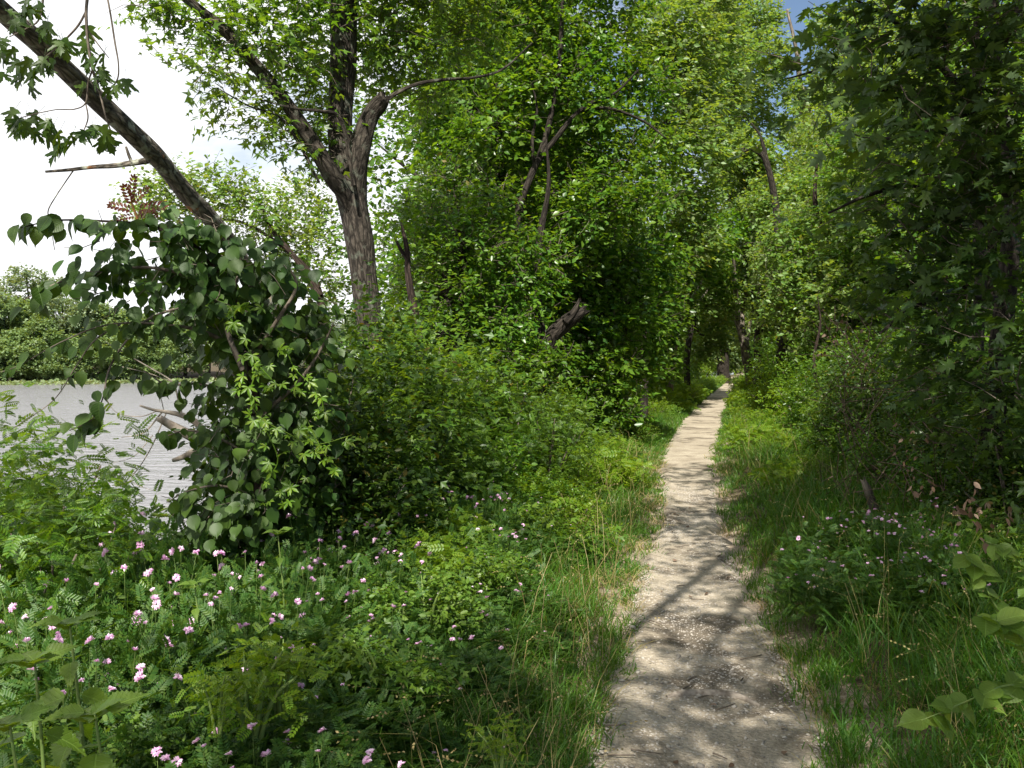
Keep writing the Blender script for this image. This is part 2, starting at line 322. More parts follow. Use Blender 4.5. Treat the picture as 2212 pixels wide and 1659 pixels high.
# ---------------------------------------------------------------- leaves
def fan(pts, centre=0):
    n = len(pts); return [[centre, i, i+1] for i in range(1, n-1)]
def sym(half):      # half outline from base to tip on the +x side -> full ring
    return half + [(-x, y) for x, y in half[-2:0:-1]]
def template(kind):
    """leaf in the unit frame: length along +y, width x, normal z"""
    if kind == 'diamond':
        v = [(0, 0, 0), (.30, .42, .07), (0, 1, -.06), (-.30, .42, .07)]; return np.array(v, float), np.array([[0, 1, 2], [0, 2, 3]])
    if kind == 'oval':
        v = [(0, 0, 0), (.22, .22, .05), (.26, .55, .05), (0, 1, -.08), (-.26, .55, .05), (-.22, .22, .05), (0, .5, -.02)]
        return np.array(v, float), np.array([[6, 0, 1], [6, 1, 2], [6, 2, 3], [6, 3, 4], [6, 4, 5], [6, 5, 0]])
    if kind == 'maple_lo':
        v = [(0, 0, 0), (.46, .38, -.03), (.14, .42, .05), (0, 1, -.10), (-.14, .42, .05), (-.46, .38, -.03)]
        return np.array(v, float), np.array([[0, 1, 2], [0, 2, 3], [0, 3, 4], [0, 4, 5]])
    if kind == 'maple':
        ring = sym([(0, 0), (.16, -.04), (.36, .10), (.20, .22), (.36, .36), (.56, .62), (.30, .50), (.13, .44), (.24, .72), (.10, .74), (0, 1.0)])
        v = [(0, .32, 0)] + [(x, y, -.16*(x*x*2 + max(0, y-.5)**2) + (.03 if abs(x) > .1 else 0)) for x, y in ring]
        n = len(ring); return np.array(v, float), np.array([[0, i+1, (i+1) % n+1] for i in range(n)])
    if kind == 'round':       # broad leaf with a point, cupped along the midrib
        ring = sym([(0, 0), (.20, .03), (.37, .20), (.42, .42), (.34, .64), (.18, .82), (.05, .92), (0, 1.06)])
        v = [(0, .18, -.02), (0, .55, -.03)] + [(x, y, .22*abs(x)**1.3 - .30*max(0, y-.45)**2) for x, y in ring]
        n = len(ring); t = []; kk = lambda q: 0 if (ring[q % n][1] + ring[(q+1) % n][1])/2 < .36 else 1
        for i in range(n):
            t.append([kk(i), i+2, (i+1) % n + 2])
            if kk(i) != kk(i+1): t.append([kk(i), (i+1) % n + 2, kk(i+1)])
        return np.array(v, float), np.array(t)
    if kind == 'serrate':     # large toothed leaf, long point
        half = [(0, 0)]
        prof = [(.05, .16), (.13, .30), (.22, .36), (.32, .36), (.42, .33), (.52, .28), (.62, .22), (.72, .16), (.82, .10), (.91, .05)]
        for y, w in prof: half += [(w*.90, y-.02), (w*1.06, y+.025)]
        ring = sym(half + [(0, 1.06)])
        v = [(0, y, -.02 - .25*max(0, y-.4)**2) for y in (.12, .35, .6, .85)] + [(x, y, .18*abs(x) - .25*max(0, y-.4)**2 + .012*math.sin(25*y)) for x, y in ring]
        n = len(ring); t = []
        k = lambda y: 0 if y < .22 else 1 if y < .47 else 2 if y < .72 else 3
        for i in range(n):
            j = (i+1) % n; t.append([k((ring[i][1]+ring[j][1])/2), i+4, j+4])
        # close the slots between neighbouring midrib points
        for a in range(n):
            b = (a+1) % n
            ka, kb = k((ring[a][1]+ring[b][1])/2), k((ring[b][1]+ring[(b+1) % n][1])/2)
            if ka != kb: t.append([ka, b+4, kb])
        return np.array(v, float), np.array(t)
    if kind.startswith('pinnate'):      # pinnate<n>: n pairs of oval leaflets + one at the end
        n = int(kind[7:]); v, t = [], []
        def leaflet(x, y, a, l, w, z):
            b = len(v); c, s = math.cos(a), math.sin(a)
            for (p, q, h) in ((0, 0, 0), (w, .35*l, .02), (w*.8, .75*l, .02), (0, l, -.02), (-w*.8, .75*l, .02), (-w, .35*l, .02)):
                v.append((x + c*p + s*q, y - s*p + c*q, z + h))
            t.extend([[b, b+1, b+2], [b, b+2, b+3], [b, b+3, b+4], [b, b+4, b+5]])
        for i in range(n):
            f = .18 + .72*i/max(1, n-1); l = .30*(1 - .35*abs(f-.5))*min(1, 7/n)**.5
            for sgn in (-1, 1): leaflet(0, f, sgn*R(68 - 22*f), l, .40/n, -.18*f*f)
        leaflet(0, .92, 0, .22, .40/n, -.18)
        b = len(v); v += [(-.008, 0, 0), (.008, 0, 0), (0, .95, -.18)]; t.append([b, b+1, b+2])
        return np.array(v, float), np.array(t)
    if kind == 'palm5':       # five leaflets from one point (creeper)
        v, t = [], []
        for a, l in ((-105, .62), (-52, .85), (0, 1), (52, .85), (105, .62)):
            b = len(v); c, s = math.cos(R(a)), math.sin(R(a))
            for (p, q, h) in ((0, 0, 0), (.12, .3, .04), (.17, .6, .03), (.08, .84, -.02), (0, 1, -.12), (-.08, .84, -.02), (-.17, .6, .03), (-.12, .3, .04), (0, .55, -.01)):
                p *= l; q *= l; v.append((c*p + s*q, c*q - s*p, h))
            t += [[b+8, b+i, b+(i+1) % 8] for i in range(8)]
        return np.array(v, float), np.array(t)
TPL = {}
def tpl(k):
    if k not in TPL: TPL[k] = template(k)
    return TPL[k]
def unit(a): return a / (np.linalg.norm(a, axis=-1, keepdims=True) + 1e-9)
def place(kind, P, D, Nn, size):
    """instances of a leaf template baked into V, T: position, direction of the tip, normal, length"""
    v, t = tpl(kind); P = np.asarray(P); n = len(P)
    Y = unit(D); X = unit(np.cross(Y, Nn)); Z = np.cross(X, Y)
    s = np.broadcast_to(np.asarray(size, float), (n,))[:, None, None]
    V = P[:, None, :] + s*(v[None, :, 0:1]*X[:, None] + v[None, :, 1:2]*Y[:, None] + v[None, :, 2:3]*Z[:, None])
    T = t[None] + (np.arange(n)*len(v))[:, None, None]
    return V.reshape(-1, 3), T.reshape(-1, 3)
def rdir(n): return unit(rng.normal(0, 1, (n, 3)))
WIND = np.array([.35, -.1, 0])
def sprays(centre, rad, n, per, leaf, length, droop=.35, flat=.6, shell=2.2, up=.35, wind=0.0, nj=.55):
    """n little twigs spread through an ellipsoid, each with `per` leaves. returns leaf arrays P, D, N, size and the twig ends"""
    c = np.asarray(centre, float); rad = np.asarray(rad, float)
    u = rdir(n); f = rng.uniform(0, 1, (n, 1))**(1/shell)
    base = c + u*f*rad
    d = unit(u*[1, 1, flat] + [0, 0, up] + .55*rng.normal(0, 1, (n, 3)) + wind*WIND*2)
    L_ = length*rng.uniform(.6, 1.25, (n, 1))
    k = np.arange(per)[None, :, None]/max(1, per-1)
    pos = base[:, None] + d[:, None]*L_[:, None]*k; pos[..., 2:] -= droop*L_[:, None]*k**2*.6
    side = unit(np.cross(d, [0, 0, 1.]) + 1e-4)[:, None]*np.where(np.arange(per) % 2, 1., -1.)[None, :, None]
    D = d[:, None]*.7 + side*.9 + np.array([0, 0, -droop]) + .4*rng.normal(0, 1, (n, per, 3)) + wind*WIND*1.6
    N = np.array([0, 0, 1.]) + nj*rng.normal(0, 1, (n, per, 3)) + .35*u[:, None]
    pos = pos + .25*leaf*rng.normal(0, 1, pos.shape)
    sz = leaf*rng.uniform(.45, 1.3, (n, per))
    return pos.reshape(-1, 3), D.reshape(-1, 3), N.reshape(-1, 3), sz.ravel(), base, base + d*L_
DM = 2.5
def crown(clumps, kind, leaf, dens, per=9, length=.38, twigs=True, c_twig=None, **k):
    """clumps: rows (x, y, z, rx, ry, rz). dens = leaf sprays per m2 of clump outline"""
    Ls, A, B = [], [], []
    for cl in clumps:
        c, r = np.array(cl[:3]), np.array(cl[3:6])
        area = 4*math.pi*((r[0]*r[1])**1.6/3 + (r[0]*r[2])**1.6/3 + (r[1]*r[2])**1.6/3)**(1/1.6)
        n = max(3, int(dens*DM*area)); s = sprays(c, r, n, per, leaf, length, **k)
        Ls.append(place(kind, *s[:4]))
        if twigs:
            sel = rng.random(n) < .12
            st = s[4][sel]*.45 + c*.55; A.append(st); B.append(s[5][sel])
            sel = rng.random(n) < .4; A.append(s[4][sel]); B.append(s[5][sel])
    V, T, _ = join(Ls); tw = None
    if twigs: tw = twig_sticks(np.vstack(A), np.vstack(B))
    return V, T, tw
def px_clumps(rows):
    """rows: (px, py, depth, rx px, rz px[, ry m]) -> ellipsoids in metres"""
    o = []
    for q in rows:
        c = W(q[0], q[1], q[2]); rx = q[3]/F*q[2]; rz = q[4]/F*q[2]; ry = q[5] if len(q) > 5 else (rx+rz)/2
        o.append((*c, rx, ry, rz))
    return o
def tree(name, label, cat_, wood, bark, clumps, kind, leafm, leaf, dens, group=None, root=None, sides=14, twigm='twig', base_pt=None, extra=None, jag=0, **k):
    """wood: list of (part name, rows x y z r); the first is the trunk"""
    root = np.array(root if root is not None else wood[0][1][0][:3], float)
    t = thing(name, label, cat_, root, group)
    for i, (pn, rows) in enumerate(wood):
        rows = np.array(rows, float)
        V, T, uv = tube(rows, sides if i == 0 else max(6, sides-4), 9 if i == 0 else 5, rough=.11 if pn in ('stub', 'snag') else .06, jag=jag if pn in ('stub', 'snag') else 0)
        obj(pn, mesh(pn, V - root, T, uv, True), M[bark], t)
    if len(clumps):
        V, T, tw = crown(clumps, kind, leaf, dens, **k)
        obj('crown', mesh('crown', V - root, T), M[leafm], t)
        if tw: obj('twigs', mesh('twigs', tw[0] - root, tw[1]), M[twigm], t, kind='stuff')
    return t

# ================================================================ SETTING
# ground sheet: fine near the camera, coarse towards the horizon
def axis(lo, hi, fine_lo, fine_hi, step):
    a = list(np.arange(fine_lo, fine_hi, step)); s, x = step, fine_hi
    while x < hi: a.append(x); s *= 1.13; x += s
    a.append(hi); s, x, b = step, fine_lo - step, []
    while x > lo: b.append(x); s *= 1.13; x -= s
    b.append(lo); return np.array(b[::-1] + a)
gx, gy = axis(-700, 700, -8, 9, .12), axis(-60, 1500, 1.0, 22, .14)
GX, GY = np.meshgrid(gx, gy); GZ = ground(GX, GY)
n_x = len(gx); i = (np.arange(len(gy)-1)[:, None]*n_x + np.arange(n_x-1)[None]).ravel()
T = np.concatenate([np.stack([i, i+1, i+n_x+1], -1), np.stack([i, i+n_x+1, i+n_x], -1)])
def soil_mat():
    m, t, N, L = mat('soil')
    tc = N('ShaderNodeTexCoord'); at = N('ShaderNodeAttribute'); at.attribute_name = 'bare'
    n1 = N('ShaderNodeTexNoise'); n1.inputs['Scale'].default_value = 7; n1.inputs['Detail'].default_value = 8; n1.inputs['Roughness'].default_value = .7
    n2 = N('ShaderNodeTexNoise'); n2.inputs['Scale'].default_value = 60; n2.inputs['Detail'].default_value = 4
    for q in (n1, n2): L(tc.outputs['Object'], q.inputs['Vector'])
    c1 = N('ShaderNodeValToRGB'); c1.color_ramp.elements[0].position = .3; c1.color_ramp.elements[0].color = (.04, .032, .02, 1); c1.color_ramp.elements[1].position = .7; c1.color_ramp.elements[1].color = (.12, .095, .058, 1); L(n1.outputs['Fac'], c1.inputs[0])
    c2 = N('ShaderNodeValToRGB'); c2.color_ramp.elements[0].position = .3; c2.color_ramp.elements[0].color = (.17, .13, .09, 1); c2.color_ramp.elements[1].position = .7; c2.color_ramp.elements[1].color = (.40, .33, .25, 1); L(n2.outputs['Fac'], c2.inputs[0])
    ad = N('ShaderNodeMath', operation='ADD'); L(at.outputs['Fac'], ad.inputs[0]); L(n1.outputs['Fac'], ad.inputs[1])
    c3 = N('ShaderNodeValToRGB'); c3.color_ramp.elements[0].position = .68; c3.color_ramp.elements[1].position = .9; L(ad.outputs[0], c3.inputs[0])
    mx = N('ShaderNodeMixRGB'); L(c3.outputs[0], mx.inputs[0]); L(c1.outputs[0], mx.inputs[1]); L(c2.outputs[0], mx.inputs[2])
    b = N('ShaderNodeBump'); b.inputs['Strength'].default_value = .7; b.inputs['Distance'].default_value = .02; L(n2.outputs['Fac'], b.inputs['Height'])
    p = N('ShaderNodeBsdfPrincipled'); p.inputs['Roughness'].default_value = .95; p.inputs['Specular IOR Level'].default_value = .1
    L(mx.outputs[0], p.inputs['Base Color']); L(b.outputs[0], p.inputs['Normal'])
    o = N('ShaderNodeOutputMaterial'); L(p.outputs[0], o.inputs['Surface']); return m
def path_half(y):      # half width of the bare strip along the path
    return np.interp(y, [-6, 3.3, 4.1, 5, 6.2, 7.2, 8.4, 9.5, 11, 14, 18, 25, 40, 60, 130], [.6, .52, .47, .42, .36, .31, .22, .25, .31, .43, .58, .60, .58, .62, .8])
M['soil'] = soil_mat()
gme = mesh('ground', np.stack([GX, GY, GZ], -1), T, smooth=True)
ga = gme.attributes.new('bare', 'FLOAT', 'POINT'); ga.data.foreach_set('value', np.clip(.62 - 1.5*(np.abs(lat(GX, GY)) - path_half(GY)), 0, .62).astype(np.float32).ravel())
obj('ground', gme, M['soil'], kind='structure')

# trodden path
def path_mat():
    m, t, N, L = mat('trodden_path')
    tc = N('ShaderNodeTexCoord')
    n1 = N('ShaderNodeTexNoise'); n1.inputs['Scale'].default_value = 1.5; n1.inputs['Detail'].default_value = 9; n1.inputs['Roughness'].default_value = .62; n1.inputs['Distortion'].default_value = .8
    n2 = N('ShaderNodeTexNoise'); n2.inputs['Scale'].default_value = 45; n2.inputs['Detail'].default_value = 6; n2.inputs['Roughness'].default_value = .7
    v = N('ShaderNodeTexVoronoi'); v.inputs['Scale'].default_value = 55
    for q in (n1, n2, v): L(tc.outputs['Object'], q.inputs['Vector'])
    c1 = N('ShaderNodeValToRGB'); e = c1.color_ramp.elements
    e[0].position = .38; e[0].color = (.15, .128, .098, 1); e[1].position = .62; e[1].color = (.42, .375, .295, 1); x = e.new(.46); x.color = (.32, .28, .215, 1)
    L(n1.outputs['Fac'], c1.inputs[0])
    c2 = N('ShaderNodeValToRGB'); c2.color_ramp.elements[0].position = .3; c2.color_ramp.elements[0].color = (.62, .6, .58, 1); c2.color_ramp.elements[1].position = .62; c2.color_ramp.elements[1].color = (1.12, 1.1, 1.08, 1)
    L(n2.outputs['Fac'], c2.inputs[0])
    mu = N('ShaderNodeMixRGB', blend_type='MULTIPLY'); mu.inputs[0].default_value = 1; L(c1.outputs[0], mu.inputs[1]); L(c2.outputs[0], mu.inputs[2])
    ad = N('ShaderNodeMath', operation='MULTIPLY_ADD'); ad.inputs[1].default_value = -.6; L(v.outputs['Distance'], ad.inputs[0]); L(n2.outputs['Fac'], ad.inputs[2])
    b = N('ShaderNodeBump'); b.inputs['Strength'].default_value = .75; b.inputs['Distance'].default_value = .015; L(ad.outputs[0], b.inputs['Height'])
    p = N('ShaderNodeBsdfPrincipled'); p.inputs['Roughness'].default_value = .95; p.inputs['Specular IOR Level'].default_value = .1
    L(mu.outputs[0], p.inputs['Base Color']); L(b.outputs[0], p.inputs['Normal'])
    o = N('ShaderNodeOutputMaterial'); L(p.outputs[0], o.inputs['Surface']); return m
M['path'] = path_mat()
ys = np.concatenate([np.arange(-6, 14, .09), np.arange(14, 40, .3), np.arange(40, 125, 1.0)])
us = np.linspace(-1, 1, 19)
U_, Y_ = np.meshgrid(us, ys)
cs = np.interp(Y_, _dy, _cs); hw = path_half(Y_) + .04 + .05*np.sin(5.1*Y_ + np.sign(U_)) + .04*np.sin(11.3*Y_ + 2*np.sign(U_))
lx = U_*hw; PX = path_x(Y_) + lx*cs; PY = Y_ - lx*np.sqrt(np.maximum(0, 1-cs**2))
PZ = -.012 - .02*np.cos(U_*1.57) + .010*wob(PX*2.3, PY*2.3) + .003*wob(PX*7, PY*7) - .05*np.clip(np.abs(U_)-.8, 0, 1)/.2
PZ = PZ + .015
def path_z(x, y):
    u = np.clip(np.abs(lat(x, y))/(path_half(y) + .06), 0, 1)
    return .003 - .02*np.cos(u*1.57) + .010*wob(x*2.3, y*2.3) + .003*wob(x*7, y*7) - .05*np.clip(u-.8, 0, 1)/.2
k_ = len(us); i = (np.arange(len(ys)-1)[:, None]*k_ + np.arange(k_-1)[None]).ravel()
T = np.concatenate([np.stack([i, i+1, i+k_+1], -1), np.stack([i, i+k_+1, i+k_], -1)])
path = obj('path', mesh('path', np.stack([PX, PY, PZ], -1), T, smooth=True), M['path'], kind='structure')

# river
def water_mat():
    m, t, N, L = mat('river_water')
    tc = N('ShaderNodeTexCoord'); mpn = N('ShaderNodeMapping'); mpn.inputs['Rotation'].default_value = (0, 0, R(-20)); mpn.inputs['Scale'].default_value = (.55, 1.6, 1)
    L(tc.outputs['Object'], mpn.inputs['Vector'])
    hs = []
    for sc, de in ((1.3, 3), (4.2, 2)):
        n = N('ShaderNodeTexNoise'); n.inputs['Scale'].default_value = sc; n.inputs['Detail'].default_value = de; n.inputs['Distortion'].default_value = .5; L(mpn.outputs[0], n.inputs['Vector']); hs.append(n)
    ad = N('ShaderNodeMath', operation='MULTIPLY_ADD'); ad.inputs[1].default_value = .35; L(hs[1].outputs['Fac'], ad.inputs[0]); L(hs[0].outputs['Fac'], ad.inputs[2])
    gu = N('ShaderNodeTexNoise'); gu.inputs['Scale'].default_value = .11; gu.inputs['Detail'].default_value = 5; gu.inputs['Roughness'].default_value = .65; L(mpn.outputs[0], gu.inputs['Vector'])
    mr = N('ShaderNodeMapRange'); mr.inputs[1].default_value = .35; mr.inputs[2].default_value = .65; mr.inputs[3].default_value = .35; mr.inputs[4].default_value = 1.0; L(gu.outputs['Fac'], mr.inputs[0])
    b = N('ShaderNodeBump'); b.inputs['Distance'].default_value = .34; L(ad.outputs[0], b.inputs['Height']); L(mr.outputs[0], b.inputs['Strength'])
    p = N('ShaderNodeBsdfPrincipled'); p.inputs['Base Color'].default_value = (.20, .195, .205, 1); p.inputs['Roughness'].default_value = .16; p.inputs['IOR'].default_value = 1.33; p.inputs['Specular IOR Level'].default_value = .6
    L(b.outputs[0], p.inputs['Normal'])
    o = N('ShaderNodeOutputMaterial'); L(p.outputs[0], o.inputs['Surface']); return m
M['water'] = water_mat()
V = np.array([(-700, -60, WATER), (60, -60, WATER), (60, 900, WATER), (-700, 900, WATER)], float)
obj('river', mesh('river', V, [[0, 1, 2], [0, 2, 3]]), M['water'], kind='structure')

# strip of floating pads along the far bank
n = 9000
x = rng.uniform(-130, -5, n); s = -rng.uniform(0, 9.5, n) - .2; s = s*(1 + .18*np.sin(x*.21) + .1*np.sin(x*.53)); y = far_y(x) + s/.75
P = np.stack([x, y, np.full(n, WATER + .05) + rng.uniform(0, .3, n)], -1)
V, T = place('diamond', P, rdir(n)*[1, 1, .5], np.array([0, 0, 1.]) + .5*rng.normal(0, 1, (n, 3)), rng.uniform(.35, .7, n))
obj('water_lily_pads', mesh('water_lily_pads', V, T), M['pad'], kind='stuff', label='pale green floating pads massed along the far river bank', category='water plants')

# ---------------------------------------------------------------- far bank trees
def far_proto(seed, h, wid, leafm, kind='diamond'):
    global rng
    keep = rng; rng = np.random.default_rng(seed)
    t = thing('far_tree', '', 'tree', (0, 0, 0), 'trees along the far river bank')
    V, T, uv = tube([(0, 0, -1, .32), (.2, 0, h*.3, .25), (-.1, .2, h*.6, .15), (0, 0, h*.85, .05)], 8, 4); obj('trunk', mesh('trunk', V, T, uv, True), M['bark_dark'], t)
    cl = []
    for q in range(26):
        z = h*rng.uniform(.12, .93); rr = wid*math.sin(math.pi*min(1, (z/h)*.85 + .12))**.7
        a = rng.uniform(0, 6.28); f = rng.uniform(.3, .9)
        cl.append((math.cos(a)*rr*f, math.sin(a)*rr*f, z, wid*rng.uniform(.22, .38), wid*rng.uniform(.22, .38), h*rng.uniform(.06, .10)))
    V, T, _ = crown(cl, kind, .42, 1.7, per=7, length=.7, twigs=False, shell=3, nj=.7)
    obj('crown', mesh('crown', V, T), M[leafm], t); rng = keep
    return t
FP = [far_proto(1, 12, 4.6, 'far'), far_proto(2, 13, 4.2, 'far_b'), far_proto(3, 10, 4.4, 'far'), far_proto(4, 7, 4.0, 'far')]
far_spots = [ # view column, extra distance behind the bank, proto, scale
    (-60, 5, 1, 1.15), (15, 7, 0, 1.08), (60, 16, 1, 1.35), (75, 4, 2, .9), (135, 6, 1, 1.0), (190, 9, 0, 1.06), (235, 8, 0, 1.0), (170, 3, 3, .95), (20, 2.5, 3, .9), (275, 3, 2, .85),
    (305, 6, 0, .95), (350, 4, 2, .95), (400, 7, 1, .95), (450, 5, 0, .95), (520, 6, 1, 1.0), (590, 6, 0, 1.0), (660, 7, 2, 1.1), (740, 7, 1, 1.0), (820, 8, 0, 1.0), (330, 2.5, 3, .7), (110, 2, 3, .6), (240, 2, 3, .65), (900, 8, 2, 1.1), (980, 8, 0, 1.1)]
lab = ['tall round green tree standing on the far river bank', 'tall grey-green tree standing on the far river bank', 'mid-height spreading green tree on the far river bank', 'low bushy green tree leaning over the far waterline']
used = set()
for (c_, off, pi_, sc) in far_spots:
    tx = (c_ - CX)/F; yy = np.linspace(60, 420, 4000); g = yy - far_y(tx*yy); Y = yy[np.argmax(g > 0)] + off*.9; X = tx*Y
    loc = (X, Y, gz(X, Y) - .2)
    r_ = FP[pi_]
    if pi_ not in used:
        used.add(pi_); r_.location = loc; r_.scale = (sc,)*3; r_['label'] = lab[pi_]; r_.rotation_euler = (0, 0, rng.uniform(0, 6.28))
    else: dup(r_, loc, rng.uniform(0, 6.28), sc, lab[pi_])

# ================================================================ NEAR TREES
# 1 the forked maple in the middle of the bank
D0 = 10.0
trunk = px_line([(852, 1260, 80), (838, 1050, 64), (822, 900, 56), (803, 740, 52), (787, 610, 54), (772, 490, 60), (757, 410, 66), (742, 345, 60), (735, 290, 54), (737, 200, 54), (741, 100, 55), (744, 0, 56), (748, -140, 52), (770, -380, 40)], D0)
limbL = px_line([(765, 500, 16), (748, 425, 34), (722, 385, 40), (698, 345, 36), (655, 275, 30), (605, 205, 28), (545, 135, 27), (490, 70, 25), (430, 20, 22), (370, -30, 20), (250, -120, 14)], D0, 8.6)
stubR = px_line([(770, 500, 20), (766, 430, 44), (772, 360, 46), (785, 300, 44), (802, 250, 42), (818, 226, 40), (828, 212, 30)], D0 + .02, D0 - .3)
shoot = px_line([(818, 232, 9), (850, 205, 9), (900, 182, 8), (960, 172, 7), (1020, 168, 6), (1085, 150, 5), (1150, 92, 3)], D0 - .25, D0 + .3)
tw1 = px_line([(690, 395, 5), (640, 300, 7), (600, 250, 5), (540, 230, 4), (470, 190, 2)], D0 - .4, D0 - 1.2)
tw2 = px_line([(765, 400, 8), (738, 262, 8), (690, 240, 7), (640, 235, 5), (560, 215, 3)], D0 - .4, D0 - 1)
cl = px_clumps([(440, 150, 8.7, 75, 22), (400, 35, 8.8, 60, 40), (330, 10, 8.6, 60, 20), (520, 215, 9.0, 60, 35), (560, 100, 9.2, 80, 55), (630, 40, 9.5, 80, 55), (650, 150, 9.6, 70, 50),
    (590, 285, 9.3, 62, 38), (660, 260, 9.8, 55, 55), (660, 330, 9.9, 45, 40), (500, 30, 9.2, 70, 45), (690, 90, 10.4, 40, 60), (470, 95, 9.0, 60, 30), (700, 200, 10.6, 40, 60),
    (820, 60, 10.2, 50, 60), (880, 110, 10.2, 60, 45), (960, 70, 10.4, 70, 60), (880, 10, 10.3, 70, 40), (1040, 60, 10.6, 60, 60), (930, 200, 10.6, 60, 30), (850, 160, 10.6, 40, 40), (800, 130, 10.9, 30, 90), (790, -70, 10, 110, 60), (620, -90, 9.5, 150, 60), (950, -80, 10, 140, 60), (760, 20, 9.5, 30, 30), (720, 60, 9.4, 24, 26)])
tree('maple_tree', 'forked dark-barked maple with broken right stub rising from the bank', 'tree',
     [('trunk', trunk), ('limb', limbL), ('stub', stubR), ('branch', shoot), ('branch', tw1), ('branch', tw2)], 'bark', cl, 'maple_lo', 'maple', .105, 16, sides=26, per=9, length=.36, jag=.05, droop=.45)

# 2 the leaning tree at the upper left with its dead branch and hanging sprays
lean = px_line([(790, 1120, 44, 9.2), (690, 850, 44, 9.0), (590, 670, 45, 8.6), (525, 570, 46, 8.3), (462, 480, 47, 7.8), (400, 415, 49, 7.4), (340, 343, 50, 7.0), (280, 283, 50, 6.6), (222, 228, 50, 6.3), (150, 158, 50, 5.9), (85, 92, 51, 5.6), (20, 38, 52, 5.3), (-80, -50, 52, 4.9), (-250, -210, 50, 4.4), (-420, -420, 44, 4.0)], wf=.82)
deadb = px_line([(322, 346, 14), (285, 352, 12), (245, 358, 10), (200, 361, 8), (150, 367, 7), (98, 371, 5)], 7.0, 6.8)
db2 = px_line([(285, 352, 7), (278, 335, 7), (272, 317, 5)], 6.95)
db3 = px_line([(160, 366, 3), (140, 395, 2.5), (120, 425, 2.5), (104, 455, 2.5), (108, 480, 2), (118, 540, 1.5)], 6.85)
lean_o = tree('leaning_tree', 'long slanting trunk with lichened bark and one bare dead side branch', 'tree',
     [('trunk', lean), ('dead_branch', deadb), ('dead_branch', db2), ('dead_branch', db3)], 'bark_lean', [], None, None, 0, 0, sides=20)
lr = np.array(lean_o.location)
hang = [  # hanging twigs of the tree's crown, which reaches over the bank above the picture
    px_line([(-250, -210, 30, 4.4), (-20, -150, 16, 4.0), (120, -120, 12, 3.7), (185, -60, 8, 3.5), (186, 30, 7, 3.4), (190, 90, 6, 3.4), (200, 150, 6, 3.4), (212, 185, 5, 3.4), (228, 250, 4, 3.4), (240, 285, 3, 3.4)]),
    px_line([(186, 25, 5), (165, 60, 5), (120, 105, 4), (75, 140, 3), (40, 150, 3)], 3.42, 3.5),
    px_line([(200, 150, 4), (190, 180, 3.5), (185, 222, 3), (160, 236, 3), (120, 237, 2.5), (60, 250, 2.5), (25, 262, 2)], 3.4, 3.45),
    px_line([(185, 222, 3), (190, 255, 3), (180, 285, 2)], 3.42),
    px_line([(100, -130, 8, 3.7), (95, -20, 5, 3.55), (85, 40, 4, 3.5), (60, 60, 3, 3.5), (20, 80, 2, 3.5)]),
    px_line([(215, -80, 5, 3.6), (235, 10, 4, 3.5), (248, 90, 4, 3.5), (256, 140, 3, 3.5), (252, 175, 3, 3.5), (225, 205, 2, 3.5)]),
    px_line([(186, 60, 4, 3.42), (215, 100, 3, 3.42), (235, 125, 2, 3.42)])]
for h_ in hang:
    V, T, uv = tube(h_, 6, 6, .03); obj('hanging_twig', mesh('hanging_twig', V - lr, T, uv, True), M['twig'], lean_o)
def big_maple_leaf():
    ring = sym([(0, 0), (.10, -.05), (.22, -.03), (.40, .06), (.30, .13), (.22, .22), (.34, .30), (.40, .40), (.60, .56), (.63, .70), (.46, .62), (.40, .66), (.30, .52), (.14, .42), (.13, .55), (.25, .70), (.17, .73), (.20, .84), (.09, .84), (0, 1.04)])
    v = [(0, .30, .0)] + [(x, y, -.35*(x*x + max(0, y-.4)**2)) for x, y in ring]; n = len(ring)
    V = np.array(v); T = np.array([[0, i+1, (i+1) % n+1] for i in range(n)])
    sV, sT, _ = tube([(0, -.55, .05, .012), (0, -.25, .03, .010), (0, .02, 0, .012)], 4, 2, 0, False); V, T, _ = join([(V, T), (sV, sT)])
    return V, T
bmV, bmT = big_maple_leaf()
big_leaf = [mesh('leaf', bmV, bmT), mesh('leaf', np.stack([bmV[:, 0]*.72, bmV[:, 1], bmV[:, 2] + .45*np.abs(bmV[:, 0])], -1), bmT)]
from mathutils import Matrix, Vector
def leaf_obj(me, mat_, parent, proot, pos, d, nrm, size, name='leaf'):
    y = Vector(d).normalized(); x = y.cross(Vector(nrm)).normalized(); z = x.cross(y)
    o = obj(name, me, mat_, parent)
    m4 = Matrix((x, y, z)).transposed().to_4x4(); o.rotation_mode = 'XYZ'
    o.location = Vector(pos) - Vector(proot); o.rotation_euler = m4.to_euler(); o.scale = (size,)*3
    return o
spots = [(20, 40, 4), (60, 20, 3), (100, 55, 5), (140, 80, 4), (35, 110, 5), (25, 150, 4), (70, 150, 5), (100, 140, 3), (150, 105, 4), (205, 110, 4), (225, 130, 4), (215, 170, 4), (240, 185, 4),
         (40, 245, 4), (75, 255, 5), (110, 265, 5), (140, 290, 5), (170, 280, 4), (195, 265, 3), (215, 300, 3), (20, 270, 2), (60, 275, 3), (10, 90, 3), (190, 70, 2), (90, 20, 3), (130, 310, 3)]
k = 0
for (a, b, n_) in spots:
    for q in range(n_):
        p = W(a + rng.normal(0, 14), b + rng.normal(0, 12), 3.45 + rng.normal(0, .07))
        d = np.array([rng.normal(-.1, .6), rng.normal(0, .4), -1.0]); nm = np.array([rng.normal(.1, .6), -1 + rng.normal(0, .4), rng.normal(.6, .5)])
        leaf_obj(big_leaf[k % 2], M['maple_dark'], lean_o, lr, p, d, nm, rng.uniform(.055, .085)); k += 1
